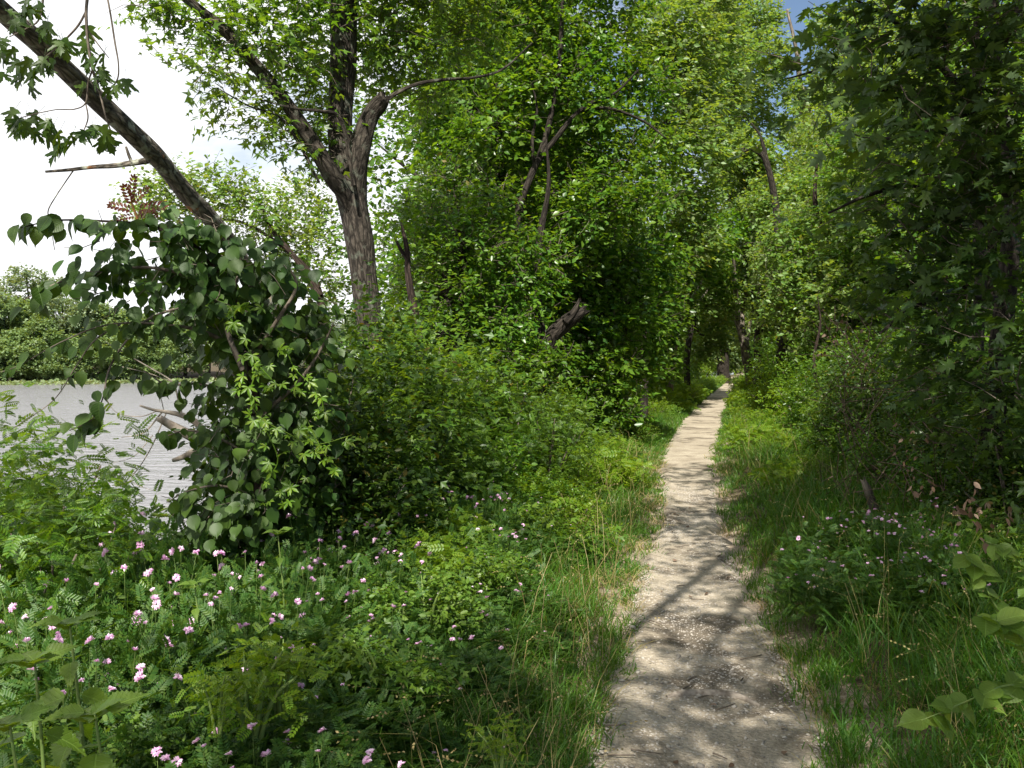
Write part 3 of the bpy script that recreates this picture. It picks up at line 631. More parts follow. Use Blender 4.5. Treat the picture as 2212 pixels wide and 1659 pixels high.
# its crown above the frame (also shades the bank)
cl = [(-3.6, 4.0, 6.2, 1.4, 1.4, .7), (-3.0, 2.0, 6.3, 1.4, 1.2, .7), (-1.2, 2.0, 6.3, 1.3, 1.2, .6), (-.3, 3.2, 6.8, 1.2, 1.2, .5), (-2.0, .6, 6.2, 1.3, 1.2, .6)]
V, T, tw = crown(cl, 'maple_lo', .10, 5, per=8); obj('crown', mesh('crown', V - lr, T), M['maple'], lean_o); obj('twigs', mesh('twigs', tw[0]-lr, tw[1]), M['twig'], lean_o, kind='stuff')
for a_, b_ in (((-2.3, 4.4, 4.0), (-2.4, 3.0, 6.0)), ((-2.6, 4.0, 4.4), (-.6, 3.0, 6.7)), ((-2.8, 3.9, 4.7), (-3.4, 3.8, 6.4))):
    A_, B_ = np.array(a_), np.array(b_); mid = (A_+B_)/2 + [0, 0, -.3]
    V, T, uv = tube([(*A_, .06), (*mid, .045), (*B_, .02)], 8, 6); obj('limb', mesh('limb', V - lr, T, uv, True), M['bark_lean'], lean_o)

# 3 sunlit feathery tree behind the leaning trunk, by the water
cl = px_clumps([(330, 410, 15, 55, 26), (400, 385, 15, 50, 30), (470, 410, 15.4, 60, 34), (540, 445, 15.6, 62, 34), (600, 470, 16, 55, 34), (640, 530, 16, 50, 40), (560, 510, 15.5, 60, 28), (440, 465, 15.2, 60, 24), (350, 450, 15, 60, 22), (300, 480, 15, 40, 18), (650, 430, 16.5, 40, 40), (690, 500, 16.5, 40, 60), (620, 590, 16, 50, 40), (700, 600, 16, 40, 60)])
tree('riverside_tree', 'low sunlit yellow-green tree arching over the water behind the slanting trunk', 'tree',
     [('trunk', px_line([(760, 1010, 44), (730, 850, 40), (705, 720, 34), (690, 640, 30), (665, 585, 22), (600, 525, 14), (520, 480, 10), (420, 470, 6), (340, 478, 3)], 15.5, wf=.6)),
      ('limb', px_line([(690, 640, 18), (640, 560, 12), (590, 500, 9), (560, 440, 6)], 15.4)), ('limb', px_line([(600, 525, 9), (520, 545, 7), (430, 520, 4), (330, 530, 2)], 15.4))],
     'bark_snag', cl, 'diamond', 'bright', .105, 15, per=10, length=.4, droop=.2)

# 4 broken snags
def snag(name, label, wood, bark='bark_snag', **k): return tree(name, label, 'dead trunk', wood, bark, [], None, None, 0, 0, jag=.08, **k)
snag('broken_snag', 'dark forked dead snag with jagged top standing between bushes', [('snag', px_line([(925, 1100, 34), (915, 900, 30), (905, 740, 28), (893, 660, 28), (882, 590, 24), (880, 545, 20), (872, 505, 14), (868, 488, 8)], 11.0, wf=.62)), ('stub', px_line([(880, 560, 18), (866, 540, 15), (857, 522, 9)], 11.0, wf=.62))])
snag('leaning_stump', 'thick leaning trunk broken off short above dark undergrowth', [('snag', px_line([(1140, 1010, 70), (1150, 900, 62), (1160, 820, 52), (1172, 765, 50), (1195, 722, 50), (1225, 694, 48), (1248, 679, 46), (1262, 670, 30)], 12.2, wf=.62)), ('stub', px_line([(1222, 696, 20), (1240, 674, 16), (1250, 652, 6)], 12.1))], 'bark_dark', sides=18)
snag('dark_trunk', 'nearly black upright trunk standing before a gap of bright water', [('trunk', px_line([(1182, 1020, 38), (1182, 930, 34), (1180, 850, 34), (1172, 760, 32), (1162, 640, 28), (1166, 520, 20), (1185, 400, 12), (1180, 300, 5)], 12.6, wf=.75))], 'bark_dark')

# 5 trees of the left-hand wall
cl = px_clumps([(1060, 300, 13.5, 80, 60), (1130, 180, 13.5, 80, 70), (1200, 80, 13.5, 90, 60), (1230, 190, 13.2, 70, 60), (1300, 120, 13.6, 70, 70), (1290, 250, 13.4, 80, 50), (1340, 330, 13.4, 70, 50), (1250, 350, 13.8, 70, 50), (1150, 320, 14.2, 60, 50),
    (1050, 170, 14, 60, 60), (1110, 20, 13.8, 100, 50), (1330, 20, 14, 80, 60), (1390, 180, 14, 60, 70), (1180, 440, 13.6, 80, 50), (1280, 450, 13.2, 90, 60), (1370, 440, 13.4, 70, 50), (980, 250, 14.5, 60, 70), (1000, 360, 14.5, 70, 40), (1150, -80, 13.5, 220, 60), (1420, 320, 14.2, 60, 60)])
tree('arching_tree', 'dark slender tree forking into two stems and arching toward the path', 'tree',
     [('trunk', px_line([(1085, 1010, 42), (1092, 850, 38), (1100, 650, 34), (1112, 520, 28), (1124, 445, 25), (1145, 385, 23), (1165, 345, 20), (1200, 300, 17), (1240, 250, 15), (1280, 222, 12), (1330, 200, 8), (1380, 150, 5)], 13.0, wf=.66)),
      ('limb', px_line([(1160, 352, 14), (1178, 300, 13), (1192, 240, 12), (1205, 170, 10), (1212, 90, 9), (1215, 0, 7), (1216, -80, 5)], 13.0)),
      ('limb', px_line([(1155, 365, 8), (1150, 300, 7), (1160, 240, 5), (1150, 180, 4)], 13.0)), ('limb', px_line([(1260, 236, 8), (1320, 235, 7), (1390, 262, 5), (1440, 300, 3)], 13.0, 12.8))],
     'bark_dark', cl, 'diamond', 'green', .105, 17, per=10, length=.36)
# bush of vines over a dead stump
cl = px_clumps([(960, 480, 12, 90, 45), (1010, 540, 11.8, 80, 55), (930, 560, 11.8, 60, 60), (980, 630, 11.8, 80, 60), (1060, 610, 12, 60, 70), (1060, 500, 12.3, 60, 50), (890, 460, 12.4, 50, 40), (950, 700, 11.9, 70, 60), (1040, 710, 12, 70, 60), (900, 640, 12.2, 50, 70), (1110, 540, 12.0, 55, 50), (1140, 620, 12.0, 50, 50), (1110, 700, 11.8, 60, 60), (1180, 560, 12.2, 50, 45), (1200, 780, 11.6, 45, 40), (1060, 420, 12.4, 50, 40), (1130, 790, 11.6, 60, 50)])
tree('vine_draped_stump', 'rounded mass of glossy green vines smothering a dead stump', 'vine', [('trunk', px_line([(990, 1080, 90), (985, 900, 80), (975, 700, 70), (985, 560, 60), (990, 500, 30)], 12.0))], 'bark_dark', cl, 'oval', 'green', .085, 22, per=8, length=.3, nj=.5)
walls = [ # label, trunk pixels, depth, clumps, leaf material, size, density
    ('dense small-leaved tree crowding the left edge of the path', 'bark_dark', [(1330, 960, 20), (1335, 860, 18), (1345, 740, 16), (1360, 600, 12), (1370, 450, 7)], 15.5,
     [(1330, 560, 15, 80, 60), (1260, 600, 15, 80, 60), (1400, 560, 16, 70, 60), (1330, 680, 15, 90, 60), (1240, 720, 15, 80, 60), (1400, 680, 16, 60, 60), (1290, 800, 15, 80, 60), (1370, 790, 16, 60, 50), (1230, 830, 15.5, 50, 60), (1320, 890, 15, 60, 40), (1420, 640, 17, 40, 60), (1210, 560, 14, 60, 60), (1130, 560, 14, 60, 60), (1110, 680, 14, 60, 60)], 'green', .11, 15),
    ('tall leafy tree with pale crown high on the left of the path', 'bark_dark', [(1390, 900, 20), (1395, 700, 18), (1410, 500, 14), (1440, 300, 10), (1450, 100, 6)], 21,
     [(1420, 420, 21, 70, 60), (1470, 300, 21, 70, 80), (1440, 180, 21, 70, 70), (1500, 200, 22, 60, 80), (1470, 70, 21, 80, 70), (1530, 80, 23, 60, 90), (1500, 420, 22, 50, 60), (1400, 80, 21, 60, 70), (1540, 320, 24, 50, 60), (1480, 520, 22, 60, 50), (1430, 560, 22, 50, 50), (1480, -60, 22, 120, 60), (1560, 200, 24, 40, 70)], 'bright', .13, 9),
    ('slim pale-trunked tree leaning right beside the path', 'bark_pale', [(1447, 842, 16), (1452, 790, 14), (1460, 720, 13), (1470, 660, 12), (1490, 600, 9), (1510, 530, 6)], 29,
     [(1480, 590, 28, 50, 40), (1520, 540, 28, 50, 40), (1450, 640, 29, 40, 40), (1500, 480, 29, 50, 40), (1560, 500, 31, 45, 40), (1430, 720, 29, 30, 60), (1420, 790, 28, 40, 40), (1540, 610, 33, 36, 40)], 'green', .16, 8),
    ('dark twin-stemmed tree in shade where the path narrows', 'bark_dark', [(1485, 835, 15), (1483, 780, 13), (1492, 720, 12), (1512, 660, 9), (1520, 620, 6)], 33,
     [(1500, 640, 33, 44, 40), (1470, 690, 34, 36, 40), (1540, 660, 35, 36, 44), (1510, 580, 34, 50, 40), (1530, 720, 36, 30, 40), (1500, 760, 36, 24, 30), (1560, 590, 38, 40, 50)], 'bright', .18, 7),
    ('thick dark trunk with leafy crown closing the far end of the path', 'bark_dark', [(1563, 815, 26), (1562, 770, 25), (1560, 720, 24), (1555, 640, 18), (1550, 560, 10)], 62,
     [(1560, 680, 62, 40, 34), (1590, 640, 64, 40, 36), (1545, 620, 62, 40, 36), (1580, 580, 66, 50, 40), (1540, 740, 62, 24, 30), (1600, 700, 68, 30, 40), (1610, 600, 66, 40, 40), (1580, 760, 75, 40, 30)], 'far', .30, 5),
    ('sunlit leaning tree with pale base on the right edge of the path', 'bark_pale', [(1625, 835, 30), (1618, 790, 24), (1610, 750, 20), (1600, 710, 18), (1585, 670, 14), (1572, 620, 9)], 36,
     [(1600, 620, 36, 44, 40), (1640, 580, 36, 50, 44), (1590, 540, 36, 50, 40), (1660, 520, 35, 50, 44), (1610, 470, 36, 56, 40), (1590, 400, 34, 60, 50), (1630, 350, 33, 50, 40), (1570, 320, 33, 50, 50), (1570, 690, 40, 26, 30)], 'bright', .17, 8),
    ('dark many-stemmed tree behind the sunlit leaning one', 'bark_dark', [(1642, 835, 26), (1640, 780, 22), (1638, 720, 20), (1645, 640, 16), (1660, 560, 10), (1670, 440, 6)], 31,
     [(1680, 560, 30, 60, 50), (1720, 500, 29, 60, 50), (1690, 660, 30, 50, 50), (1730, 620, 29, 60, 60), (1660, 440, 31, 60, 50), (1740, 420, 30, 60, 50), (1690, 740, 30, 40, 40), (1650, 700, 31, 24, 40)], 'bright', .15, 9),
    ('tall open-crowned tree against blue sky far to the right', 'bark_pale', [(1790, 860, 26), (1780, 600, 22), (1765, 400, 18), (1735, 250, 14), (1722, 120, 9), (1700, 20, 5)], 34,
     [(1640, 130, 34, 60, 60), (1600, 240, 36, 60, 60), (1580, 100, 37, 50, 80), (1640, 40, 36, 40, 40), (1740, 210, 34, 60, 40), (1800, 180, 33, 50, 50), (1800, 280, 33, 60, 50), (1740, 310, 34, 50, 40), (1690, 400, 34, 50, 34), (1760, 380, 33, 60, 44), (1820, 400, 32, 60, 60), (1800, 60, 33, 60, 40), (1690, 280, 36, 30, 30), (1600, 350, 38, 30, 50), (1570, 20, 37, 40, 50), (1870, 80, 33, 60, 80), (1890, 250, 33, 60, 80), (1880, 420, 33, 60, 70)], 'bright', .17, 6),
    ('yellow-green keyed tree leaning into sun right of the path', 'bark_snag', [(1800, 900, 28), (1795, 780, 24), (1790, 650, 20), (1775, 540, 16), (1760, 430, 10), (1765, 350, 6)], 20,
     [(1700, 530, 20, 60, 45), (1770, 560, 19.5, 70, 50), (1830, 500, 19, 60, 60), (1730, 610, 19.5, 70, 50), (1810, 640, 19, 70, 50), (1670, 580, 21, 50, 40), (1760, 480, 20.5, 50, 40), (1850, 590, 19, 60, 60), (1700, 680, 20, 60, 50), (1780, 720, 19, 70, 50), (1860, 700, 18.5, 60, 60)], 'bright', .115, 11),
]
for (lb, bk, tp, dp, cls, lm, sz, dn) in walls:
    tp = list(tp); g = on_ground(tp[0][0], dp)
    rows = px_line(tp, dp); rows = np.vstack([[*(rows[0, :3]*[1, 1, 0] + [0, 0, g[2]-.1]), rows[0, 3]*1.25], rows]) if rows[0, 2] > g[2] + .05 else rows
    wood = [('trunk', rows)]
    top = rows[-1, :3]; mid = rows[len(rows)//2, :3]
    for q in range(4):
        c_ = np.array(px_clumps([cls[(q*3 + 1) % len(cls)]])[0][:3]); a_ = mid + (top-mid)*q/5; r_ = rows[len(rows)//2, 3]*.55
        wood.append(('limb', [(*a_, r_), *[(*(a_ + (c_-a_)*.5 + [0, 0, -.15*np.linalg.norm(c_-a_)*.5]), r_*.7)], (*c_, r_*.25)]))
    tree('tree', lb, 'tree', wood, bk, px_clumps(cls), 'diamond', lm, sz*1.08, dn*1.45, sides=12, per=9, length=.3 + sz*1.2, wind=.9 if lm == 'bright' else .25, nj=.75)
def wood_proto(seed, h, wid, low, leafm, kind, leaf, ncl, dens):
    global rng
    keep = rng; rng = np.random.default_rng(seed)
    t = thing('woodland_tree', '', 'tree', (0, 0, -60)); b_ = rng.uniform(-.5, .5, 4)
    rows = np.array([(0, 0, -.4, .17), (b_[0]*.3, b_[1]*.3, h*.25, .13), (b_[0], b_[1], h*.55, .09), (b_[0]+b_[2], b_[1]+b_[3], h*.9, .03)])
    V, T, uv = tube(rows, 9, 5); obj('trunk', mesh('trunk', V, T, uv, True), M['bark_dark'], t)
    cl = []
    for q in range(ncl):
        f = (q + rng.random())/ncl; z = h*(low + (1-low)*f); rr = wid*math.sin(math.pi*(.18 + .74*f))**.8; a = q*2.4 + rng.normal(0, .4); e = rng.uniform(.35, .85)
        c = np.array([math.cos(a)*rr*e + b_[0]*f, math.sin(a)*rr*e + b_[1]*f, z]); cl.append((*c, wid*rng.uniform(.28, .42), wid*rng.uniform(.28, .42), h*rng.uniform(.05, .09)))
        if q % 2 == 0:
            s0 = np.array([b_[0]*f, b_[1]*f, z*.8]); V, T, uv = tube([(*s0, .05*(1.2-f)), (*((s0+c)/2 - [0, 0, .1]), .03), (*c, .01)], 5, 3); obj('limb', mesh('limb', V, T, uv, True), M['bark_dark'], t)
    V, T, tw = crown(cl, kind, leaf, dens, per=9, length=.5, nj=.7, wind=.4)
    obj('crown', mesh('crown', V, T), M[leafm], t); obj('twigs', mesh('twigs', *tw), M['twig'], t, kind='stuff'); rng = keep
    return t
WP = [[wood_proto(51, 9.5, 2.3, .12, 'green', 'diamond', .14, 26, 3.6), False], [wood_proto(52, 11, 2.6, .15, 'bright', 'diamond', .15, 26, 3.0), False], [wood_proto(53, 7, 2.1, .08, 'shade', 'diamond', .13, 24, 4.0), False]]
def put_wood(i, x, y, sc, label, group):
    p = WP[i]; loc = (x, y, gz(x, y))
    if not p[1]: p[1] = True; o = p[0]; o.location = loc; o.scale = (sc,)*3; o.rotation_euler = (0, 0, rng.uniform(0, 6)); o['label'] = label; o['group'] = group
    else: dup(p[0], loc, rng.uniform(0, 6.28), sc, label, group)
KL = ['green leafy tree', 'pale yellow-green tree', 'low dark bushy tree']
for (y, d, i_, sc) in [(17.5, -5.0, 0, .8), (20, -4.2, 2, .9), (23, -5.2, 0, .95), (26, -4.4, 0, .8), (30, -5, 0, .95), (34, -4.6, 1, .85), (38, -5.4, 0, .95), (43, -5, 1, .9), (48, -4.6, 1, .85), (54, -5, 1, .95), (60, -4.8, 1, 1), (70, -5, 1, 1.1), (82, -3.5, 1, 1.1), (92, -5, 1, 1.1), (66, -9, 0, 1), (110, -3, 1, 1.2), (15, -3.7, 0, .9), (16.5, -4.3, 0, 1.05), (18.4, -3.9, 0, 1.0), (20.5, -5.0, 1, 1.0), (14, -3.4, 2, .7), (22, -4.6, 1, 1.05), (25, -5.4, 0, 1.1), (128, -3, 1, 1.3), (125, 3, 1, 1.3), (135, 0, 1, 1.4), (29, -3.6, 1, .95), (98, -3, 1, 1.1), (118, 1.5, 1, 1.1)]:
    put_wood(i_, path_x(y) + d, y, sc, KL[i_] + (' between the path and the river beside the arching tree' if y < 24 else ' between the path and the river past the narrowing' if y < 62 else ' closing the far end of the path'), 'trees between path and river')
for (y, d, i_, sc) in [(11, 5.6, 0, .7), (13, 8, 0, .8), (15, 4.8, 1, .75), (17, 7.5, 0, .8), (19, 10.5, 1, .9), (21, 5.0, 1, .8), (24, 8.5, 1, .8), (27, 4.6, 1, .85), (30, 8, 1, .85), (33, 12, 1, .95), (36, 4.4, 1, .8), (40, 8, 1, .9), (45, 4.2, 0, .85), (50, 8, 1, 1), (56, 4.0, 1, .9), (64, 4.5, 1, 1), (74, 4, 0, 1.05), (86, 5, 1, 1.1), (105, 6, 0, 1.2), (14, 12, 0, .9), (25, 14, 0, .9), (45, 14, 1, 1), (16, 4.2, 1, .75), (19, 3.8, 0, .7), (23, 4.0, 1, .85), (26, 6.5, 1, 1), (31, 4.0, 1, .9), (12.5, 4.6, 0, .7), (10, 6.4, 0, .8), (48, 3.4, 1, .9), (60, 3.0, 1, 1), (70, 3.2, 1, 1)]:
    put_wood(i_, path_x(y) + d, y, sc, KL[i_] + (' behind the dark right-hand maple' if y < 18 else ' in the sunlit woods right of the path' if y < 40 else ' in the woods near the far right of the path'), 'trees in the woods right of the path')
# bare upper branches showing against the blue
bt = thing('bare_branched_tree', 'dark bare crooked limbs showing against a patch of blue sky', 'tree', W(1690, 860, 27))
for rows in (px_line([(1690, 870, 20), (1685, 650, 17), (1680, 500, 15), (1672, 420, 14), (1655, 350, 13), (1630, 320, 9), (1600, 330, 5)], 27), px_line([(1660, 358, 9), (1650, 320, 8), (1640, 290, 5), (1622, 265, 3)], 27), px_line([(1645, 335, 7), (1610, 318, 6), (1595, 345, 3), (1580, 350, 2)], 27)):
    V, T, uv = tube(rows, 8, 6); obj('limb', mesh('limb', V - np.array(bt.location), T, uv, True), M['bark_dark'], bt)

# 6 the dark maple at the right edge, its crown over the path behind the camera
tr = px_line([(2130, 1230, 96), (2140, 1000, 84), (2150, 860, 78), (2163, 720, 74), (2178, 600, 70), (2186, 480, 62), (2180, 360, 52), (2165, 250, 46), (2150, 100, 40), (2140, -150, 34), (2120, -420, 24)], 7.0, wf=.55)
t2 = px_line([(2110, 1180, 50), (2112, 900, 44), (2114, 700, 40), (2118, 560, 38), (2108, 420, 34), (2100, 300, 28), (2110, 100, 22), (2100, -200, 14)], 8.0, wf=.6)
br = [px_line([(2182, 420, 26), (2100, 330, 20), (2000, 250, 15), (1900, 190, 11), (1800, 150, 7), (1700, 170, 3)], 7, 5.6),
      px_line([(2180, 520, 22), (2080, 440, 16), (1980, 400, 12), (1880, 420, 9), (1790, 460, 5)], 7, 5.8),
      px_line([(2212, 210, 20, 6.6), (2100, 240, 14, 6), (2000, 285, 9, 5.4), (1900, 300, 6, 5.1), (1840, 290, 3, 5)]),
      px_line([(2170, 650, 16), (2080, 640, 12), (1980, 660, 9), (1900, 720, 5)], 7, 6.2),
      px_line([(2160, 300, 22), (2040, 150, 16), (1950, 60, 10), (1850, 0, 5)], 7, 6.0)]
cl = px_clumps([(1950, 60, 6, 110, 60), (2060, 120, 6, 110, 80), (2160, 60, 6, 110, 90), (2000, 200, 6, 110, 60), (2120, 260, 6, 110, 80), (2200, 380, 6, 80, 100), (2040, 360, 6, 100, 60), (1960, 330, 5.6, 70, 40), (2110, 470, 6.2, 90, 70), (2010, 500, 6.2, 80, 60), (1930, 440, 6.2, 70, 50), (2150, 600, 6.2, 80, 70), (2040, 620, 6.2, 80, 60), (1960, 580, 6.4, 60, 50), (2190, 720, 6.0, 60, 70), (2080, 730, 6.2, 70, 50), (1980, 700, 6.6, 60, 40), (1850, 60, 6.2, 60, 40), (1800, 140, 5.8, 70, 26), (1880, 180, 5.6, 70, 36), (2000, 820, 6.8, 60, 40), (2100, 850, 6.4, 70, 50), (2190, 860, 6, 60, 60), (2140, 950, 6.2, 70, 40)])
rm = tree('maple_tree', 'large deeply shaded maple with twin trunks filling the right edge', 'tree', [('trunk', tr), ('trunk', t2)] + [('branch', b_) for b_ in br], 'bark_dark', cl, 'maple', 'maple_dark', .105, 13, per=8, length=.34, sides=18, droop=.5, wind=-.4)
rr_ = np.array(rm.location)
for (a, b, n_, Y) in [(1800, 225, 7, 4.8), (1860, 260, 7, 4.7), (1920, 245, 8, 4.7), (1970, 280, 6, 4.8), (1720, 190, 5, 5.2), (1680, 250, 4, 5.4), (1590, 330, 3, 5.6), (1860, 310, 5, 4.8), (1900, 170, 6, 5), (2170, 790, 5, 4.2), (2080, 560, 5, 4.8), (2010, 430, 5, 5), (1740, 480, 4, 5.6), (1780, 140, 5, 5.4), (1650, 300, 4, 5.5), (1840, 400, 5, 5.2), (1790, 560, 3, 5.4), (2190, 1075, 3, 3.4), (2150, 720, 4, 4.5), (2120, 370, 5, 4.8)]:
    for q in range(n_):
        p = W(a + rng.normal(0, 26), b + rng.normal(0, 20), Y + rng.normal(0, .1))
        d = np.array([rng.normal(-.9, .5), rng.normal(-.2, .5), rng.normal(-.5, .4)]); nm = np.array([rng.normal(.2, .5), rng.normal(-.5, .6), rng.choice([1., 1., -.8])])
        leaf_obj(big_leaf[k % 2], M['maple_dark'], rm, rr_, p, d, nm, rng.uniform(.075, .115)); k += 1
# unseen upper crown above the frame, its clumps added to shade the near path
cl = [(2.2, 3.2, 6.4, 1.5, 1.6, .8), (3.6, 4.4, 6.0, 1.5, 1.6, .9), (3.8, 2.0, 5.6, 1.5, 1.6, .9), (2.2, .8, 6.2, 1.5, 1.5, .7), (3.4, -.2, 5.6, 1.6, 1.4, .8), (1.6, -1.0, 6.4, 1.5, 1.4, .7), (.3, -1.2, 6.0, 1.3, 1.3, .6), (-.9, -2.4, 6.2, 1.3, 1.3, .6), (1.0, -2.8, 5.6, 1.3, 1.3, .6), (5, 6, 5.5, 1.5, 1.6, .9), (5, 3.5, 5.0, 1.4, 1.5, 1.0), (4.8, 1.2, 4.4, 1.3, 1.4, 1.0), (3, 6, 7, 1.4, 1.4, .7)]
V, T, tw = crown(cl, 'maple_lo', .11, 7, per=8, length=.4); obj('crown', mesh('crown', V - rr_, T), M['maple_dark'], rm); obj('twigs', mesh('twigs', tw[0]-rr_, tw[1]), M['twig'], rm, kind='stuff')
for c_ in cl[:8]:
    A_ = tr[8 if c_[2] < 5.8 else 9][:3]; B_ = np.array(c_[:3]); mid = (A_+B_)/2 + [0, 0, .3]
    V, T, uv = tube([(*A_, .07), (*mid, .05), (*B_, .02)], 8, 6); obj('limb', mesh('limb', V - rr_, T, uv, True), M['bark_dark'], rm)

# ================================================================ THE VINE-COVERED TREE ON THE LEFT
vine = thing('vine_covered_tree', 'small tree smothered by dark broad-leaved vines arching over the water', 'tree', on_ground(560, 4.7))
vr = np.array(vine.location)
arms = [  # pixel arms along which the broad leaves hang
    px_line([(560, 1150, 26, 4.7), (560, 950, 22, 4.7), (540, 780, 18, 4.6), (500, 640, 14, 4.5), (430, 540, 10, 4.4), (330, 490, 7, 4.3), (230, 478, 5, 4.2), (120, 476, 4, 4.1), (45, 492, 2, 4.1)]),
    px_line([(520, 690, 12, 4.6), (430, 610, 9, 4.4), (340, 580, 7, 4.3), (240, 582, 5, 4.2), (140, 605, 4, 4.1), (50, 648, 2, 4.0)]),
    px_line([(540, 780, 12, 4.6), (450, 720, 9, 4.4), (340, 700, 6, 4.2), (230, 702, 4, 4.1), (130, 740, 3, 4.0), (40, 790, 2, 3.9), (-20, 810, 2, 3.9)]),
    px_line([(400, 660, 6, 4.3), (320, 690, 5, 4.2), (270, 740, 4, 4.1), (235, 800, 4, 4.1), (222, 860, 3, 4.0), (200, 905, 3, 4.0), (150, 930, 2, 4.0)]),
    px_line([(260, 700, 4, 4.1), (205, 735, 3, 4.0), (165, 790, 3, 4.0), (120, 860, 2, 4.0), (60, 905, 2, 3.9), (20, 930, 1.5, 3.9)]),
    px_line([(560, 900, 10, 4.7), (500, 850, 7, 4.5), (430, 830, 5, 4.4), (360, 830, 4, 4.3), (310, 800, 2, 4.3)]),
    px_line([(560, 1000, 9, 4.7), (480, 950, 6, 4.5), (410, 930, 4, 4.4), (350, 945, 2, 4.3)]),
    px_line([(560, 1080, 9, 4.7), (480, 1050, 6, 4.5), (410, 1060, 4, 4.4), (360, 1085, 2, 4.3)]),
    px_line([(540, 780, 12, 4.6), (600, 690, 9, 4.5), (640, 620, 7, 4.5), (620, 570, 4, 4.5)]),
    px_line([(560, 900, 10, 4.7), (640, 830, 8, 4.7), (690, 760, 6, 4.7), (720, 700, 3, 4.7)]),
    px_line([(500, 640, 8, 4.5), (520, 560, 6, 4.5), (480, 495, 4, 4.5), (430, 470, 2, 4.4)])]
for q, a_ in enumerate(arms):
    V, T, uv = tube(a_, 8 if q else 10, 6); obj('trunk' if q == 0 else 'vine_stem', mesh('vine_stem', V - vr, T, uv, True), M['bark_snag'] if q == 0 else M['twig'], vine)
cutst = px_line([(525, 800, 13), (508, 760, 12), (496, 730, 11), (489, 708, 10)], 4.3); V, T, uv = tube(cutst, 10, 4); obj('cut_stem', mesh('cut_stem', V-vr, T, uv, True), M['bark_pale'], vine)
rv, rt = tpl('round')
vl = [mesh('leaf', rv, rt, smooth=True), mesh('leaf', np.stack([rv[:, 0]*.9, rv[:, 1], rv[:, 2] - .35*rv[:, 1]**2], -1), rt, smooth=True), mesh('leaf', np.stack([rv[:, 0]*1.05, rv[:, 1]*.92, rv[:, 2]*1.8 + .1*rv[:, 1]**2], -1), rt, smooth=True)]
nl = 0
for q, a_ in enumerate(arms):
    P = cat(a_, 10)[:, :3]; seg = np.concatenate([[0], np.cumsum(np.linalg.norm(np.diff(P, axis=0), axis=1))]); tot = seg[-1]
    if q == 0: st = tot*.55
    else: st = .05
    s = st; sd_ = 1
    while s < tot and nl < 290:
        p = np.array([np.interp(s, seg, P[:, j]) for j in range(3)])
        for e in range(1 if q in (4, 2) else 2):
            sd_ = -sd_
            d = np.array([rng.normal(-.25, .35), rng.normal(-.25, .4), -1.0]) + sd_*np.array([.35, .2, 0]); nm = np.array([rng.normal(-.1, .45), -1.0 + rng.normal(0, .35), rng.normal(.75, .4)])
            leaf_obj(vl[nl % 3], M['vine_big'], vine, vr, p + rng.normal(0, .025, 3), d, nm, rng.uniform(.04, .1)*(.75 if q == 4 else 1.15 if q < 2 else 1)); nl += 1
        s += rng.uniform(.03, .055)*(1.6 if q == 4 else 1.0)
# leaves that show largest on the face of the mass: single; the rest of the mass joined
mass = px_clumps([(330, 560, 4.35, 70, 40), (420, 560, 4.45, 70, 60), (500, 560, 4.6, 60, 60), (370, 620, 4.4, 50, 30), (450, 660, 4.5, 70, 60), (280, 520, 4.3, 60, 24), (230, 600, 4.25, 60, 20), (280, 650, 4.3, 60, 16), (380, 500, 4.4, 60, 24), (590, 580, 4.7, 60, 50), (540, 660, 4.7, 80, 70), (620, 640, 4.9, 70, 60), (500, 750, 4.6, 50, 60), (560, 770, 4.8, 80, 70), (650, 750, 4.9, 70, 70),
    (540, 870, 4.75, 80, 70), (630, 860, 4.9, 80, 70), (530, 970, 4.75, 80, 70), (620, 970, 4.9, 80, 70), (500, 1060, 4.7, 80, 60), (590, 1070, 4.8, 80, 60), (480, 1110, 4.6, 50, 40), (650, 1080, 4.9, 60, 40), (690, 880, 5.0, 40, 80)])
Ls, A, B = [], [], []
for c_ in mass:
    r3 = np.array(c_[3:]); r3[1] = .35; n = int(150*r3[0]*r3[2]/.03)
    s_ = sprays(c_[:3], r3, max(6, n//5), 5, .075, .16, droop=.8, up=.0, nj=.45)
    nm = s_[2]*.6 + np.array([-.1, -.75, .5]); Ls.append(place('round', s_[0], s_[1] + np.array([0, 0, -.8]), nm, s_[3])); A.append(s_[4]); B.append(s_[5])
V, T, _ = join(Ls); o = obj('foliage', mesh('foliage', V - vr, T), M['vine'], vine, kind='stuff')
tw = twig_sticks(np.vstack(A), np.vstack(B), .003, .0015); obj('twigs', mesh('twigs', tw[0]-vr, tw[1]), M['twig'], vine, kind='stuff')

# creeper with fresh five-fingered leaves over it
crp = thing('creeper_vine', 'fresh light-green five-leaflet creeper trailing over the dark vine mass', 'vine', W(600, 1060, 4.35)); cr0 = np.array(crp.location)
pl = mesh('leaf', *tpl('palm5'), smooth=False)
lines = [px_line([(490, 690, 3), (530, 745, 3), (560, 790, 3), (600, 830, 2.5), (650, 850, 2)], 4.3, 4.35), px_line([(560, 790, 3), (540, 850, 2.5), (560, 900, 2.5), (620, 935, 2), (680, 960, 2), (760, 940, 1.5)], 4.3, 4.4), px_line([(620, 760, 3), (640, 800, 2.5), (690, 850, 2), (700, 900, 2)], 4.4, 4.45), px_line([(560, 900, 2.5), (600, 990, 2.5), (580, 1040, 2), (620, 1080, 2), (650, 1020, 1.5)], 4.3, 4.4), px_line([(470, 700, 2), (520, 660, 2), (560, 650, 2)], 4.35), px_line([(660, 900, 2), (700, 980, 2), (730, 1010, 1.5)], 4.4)]
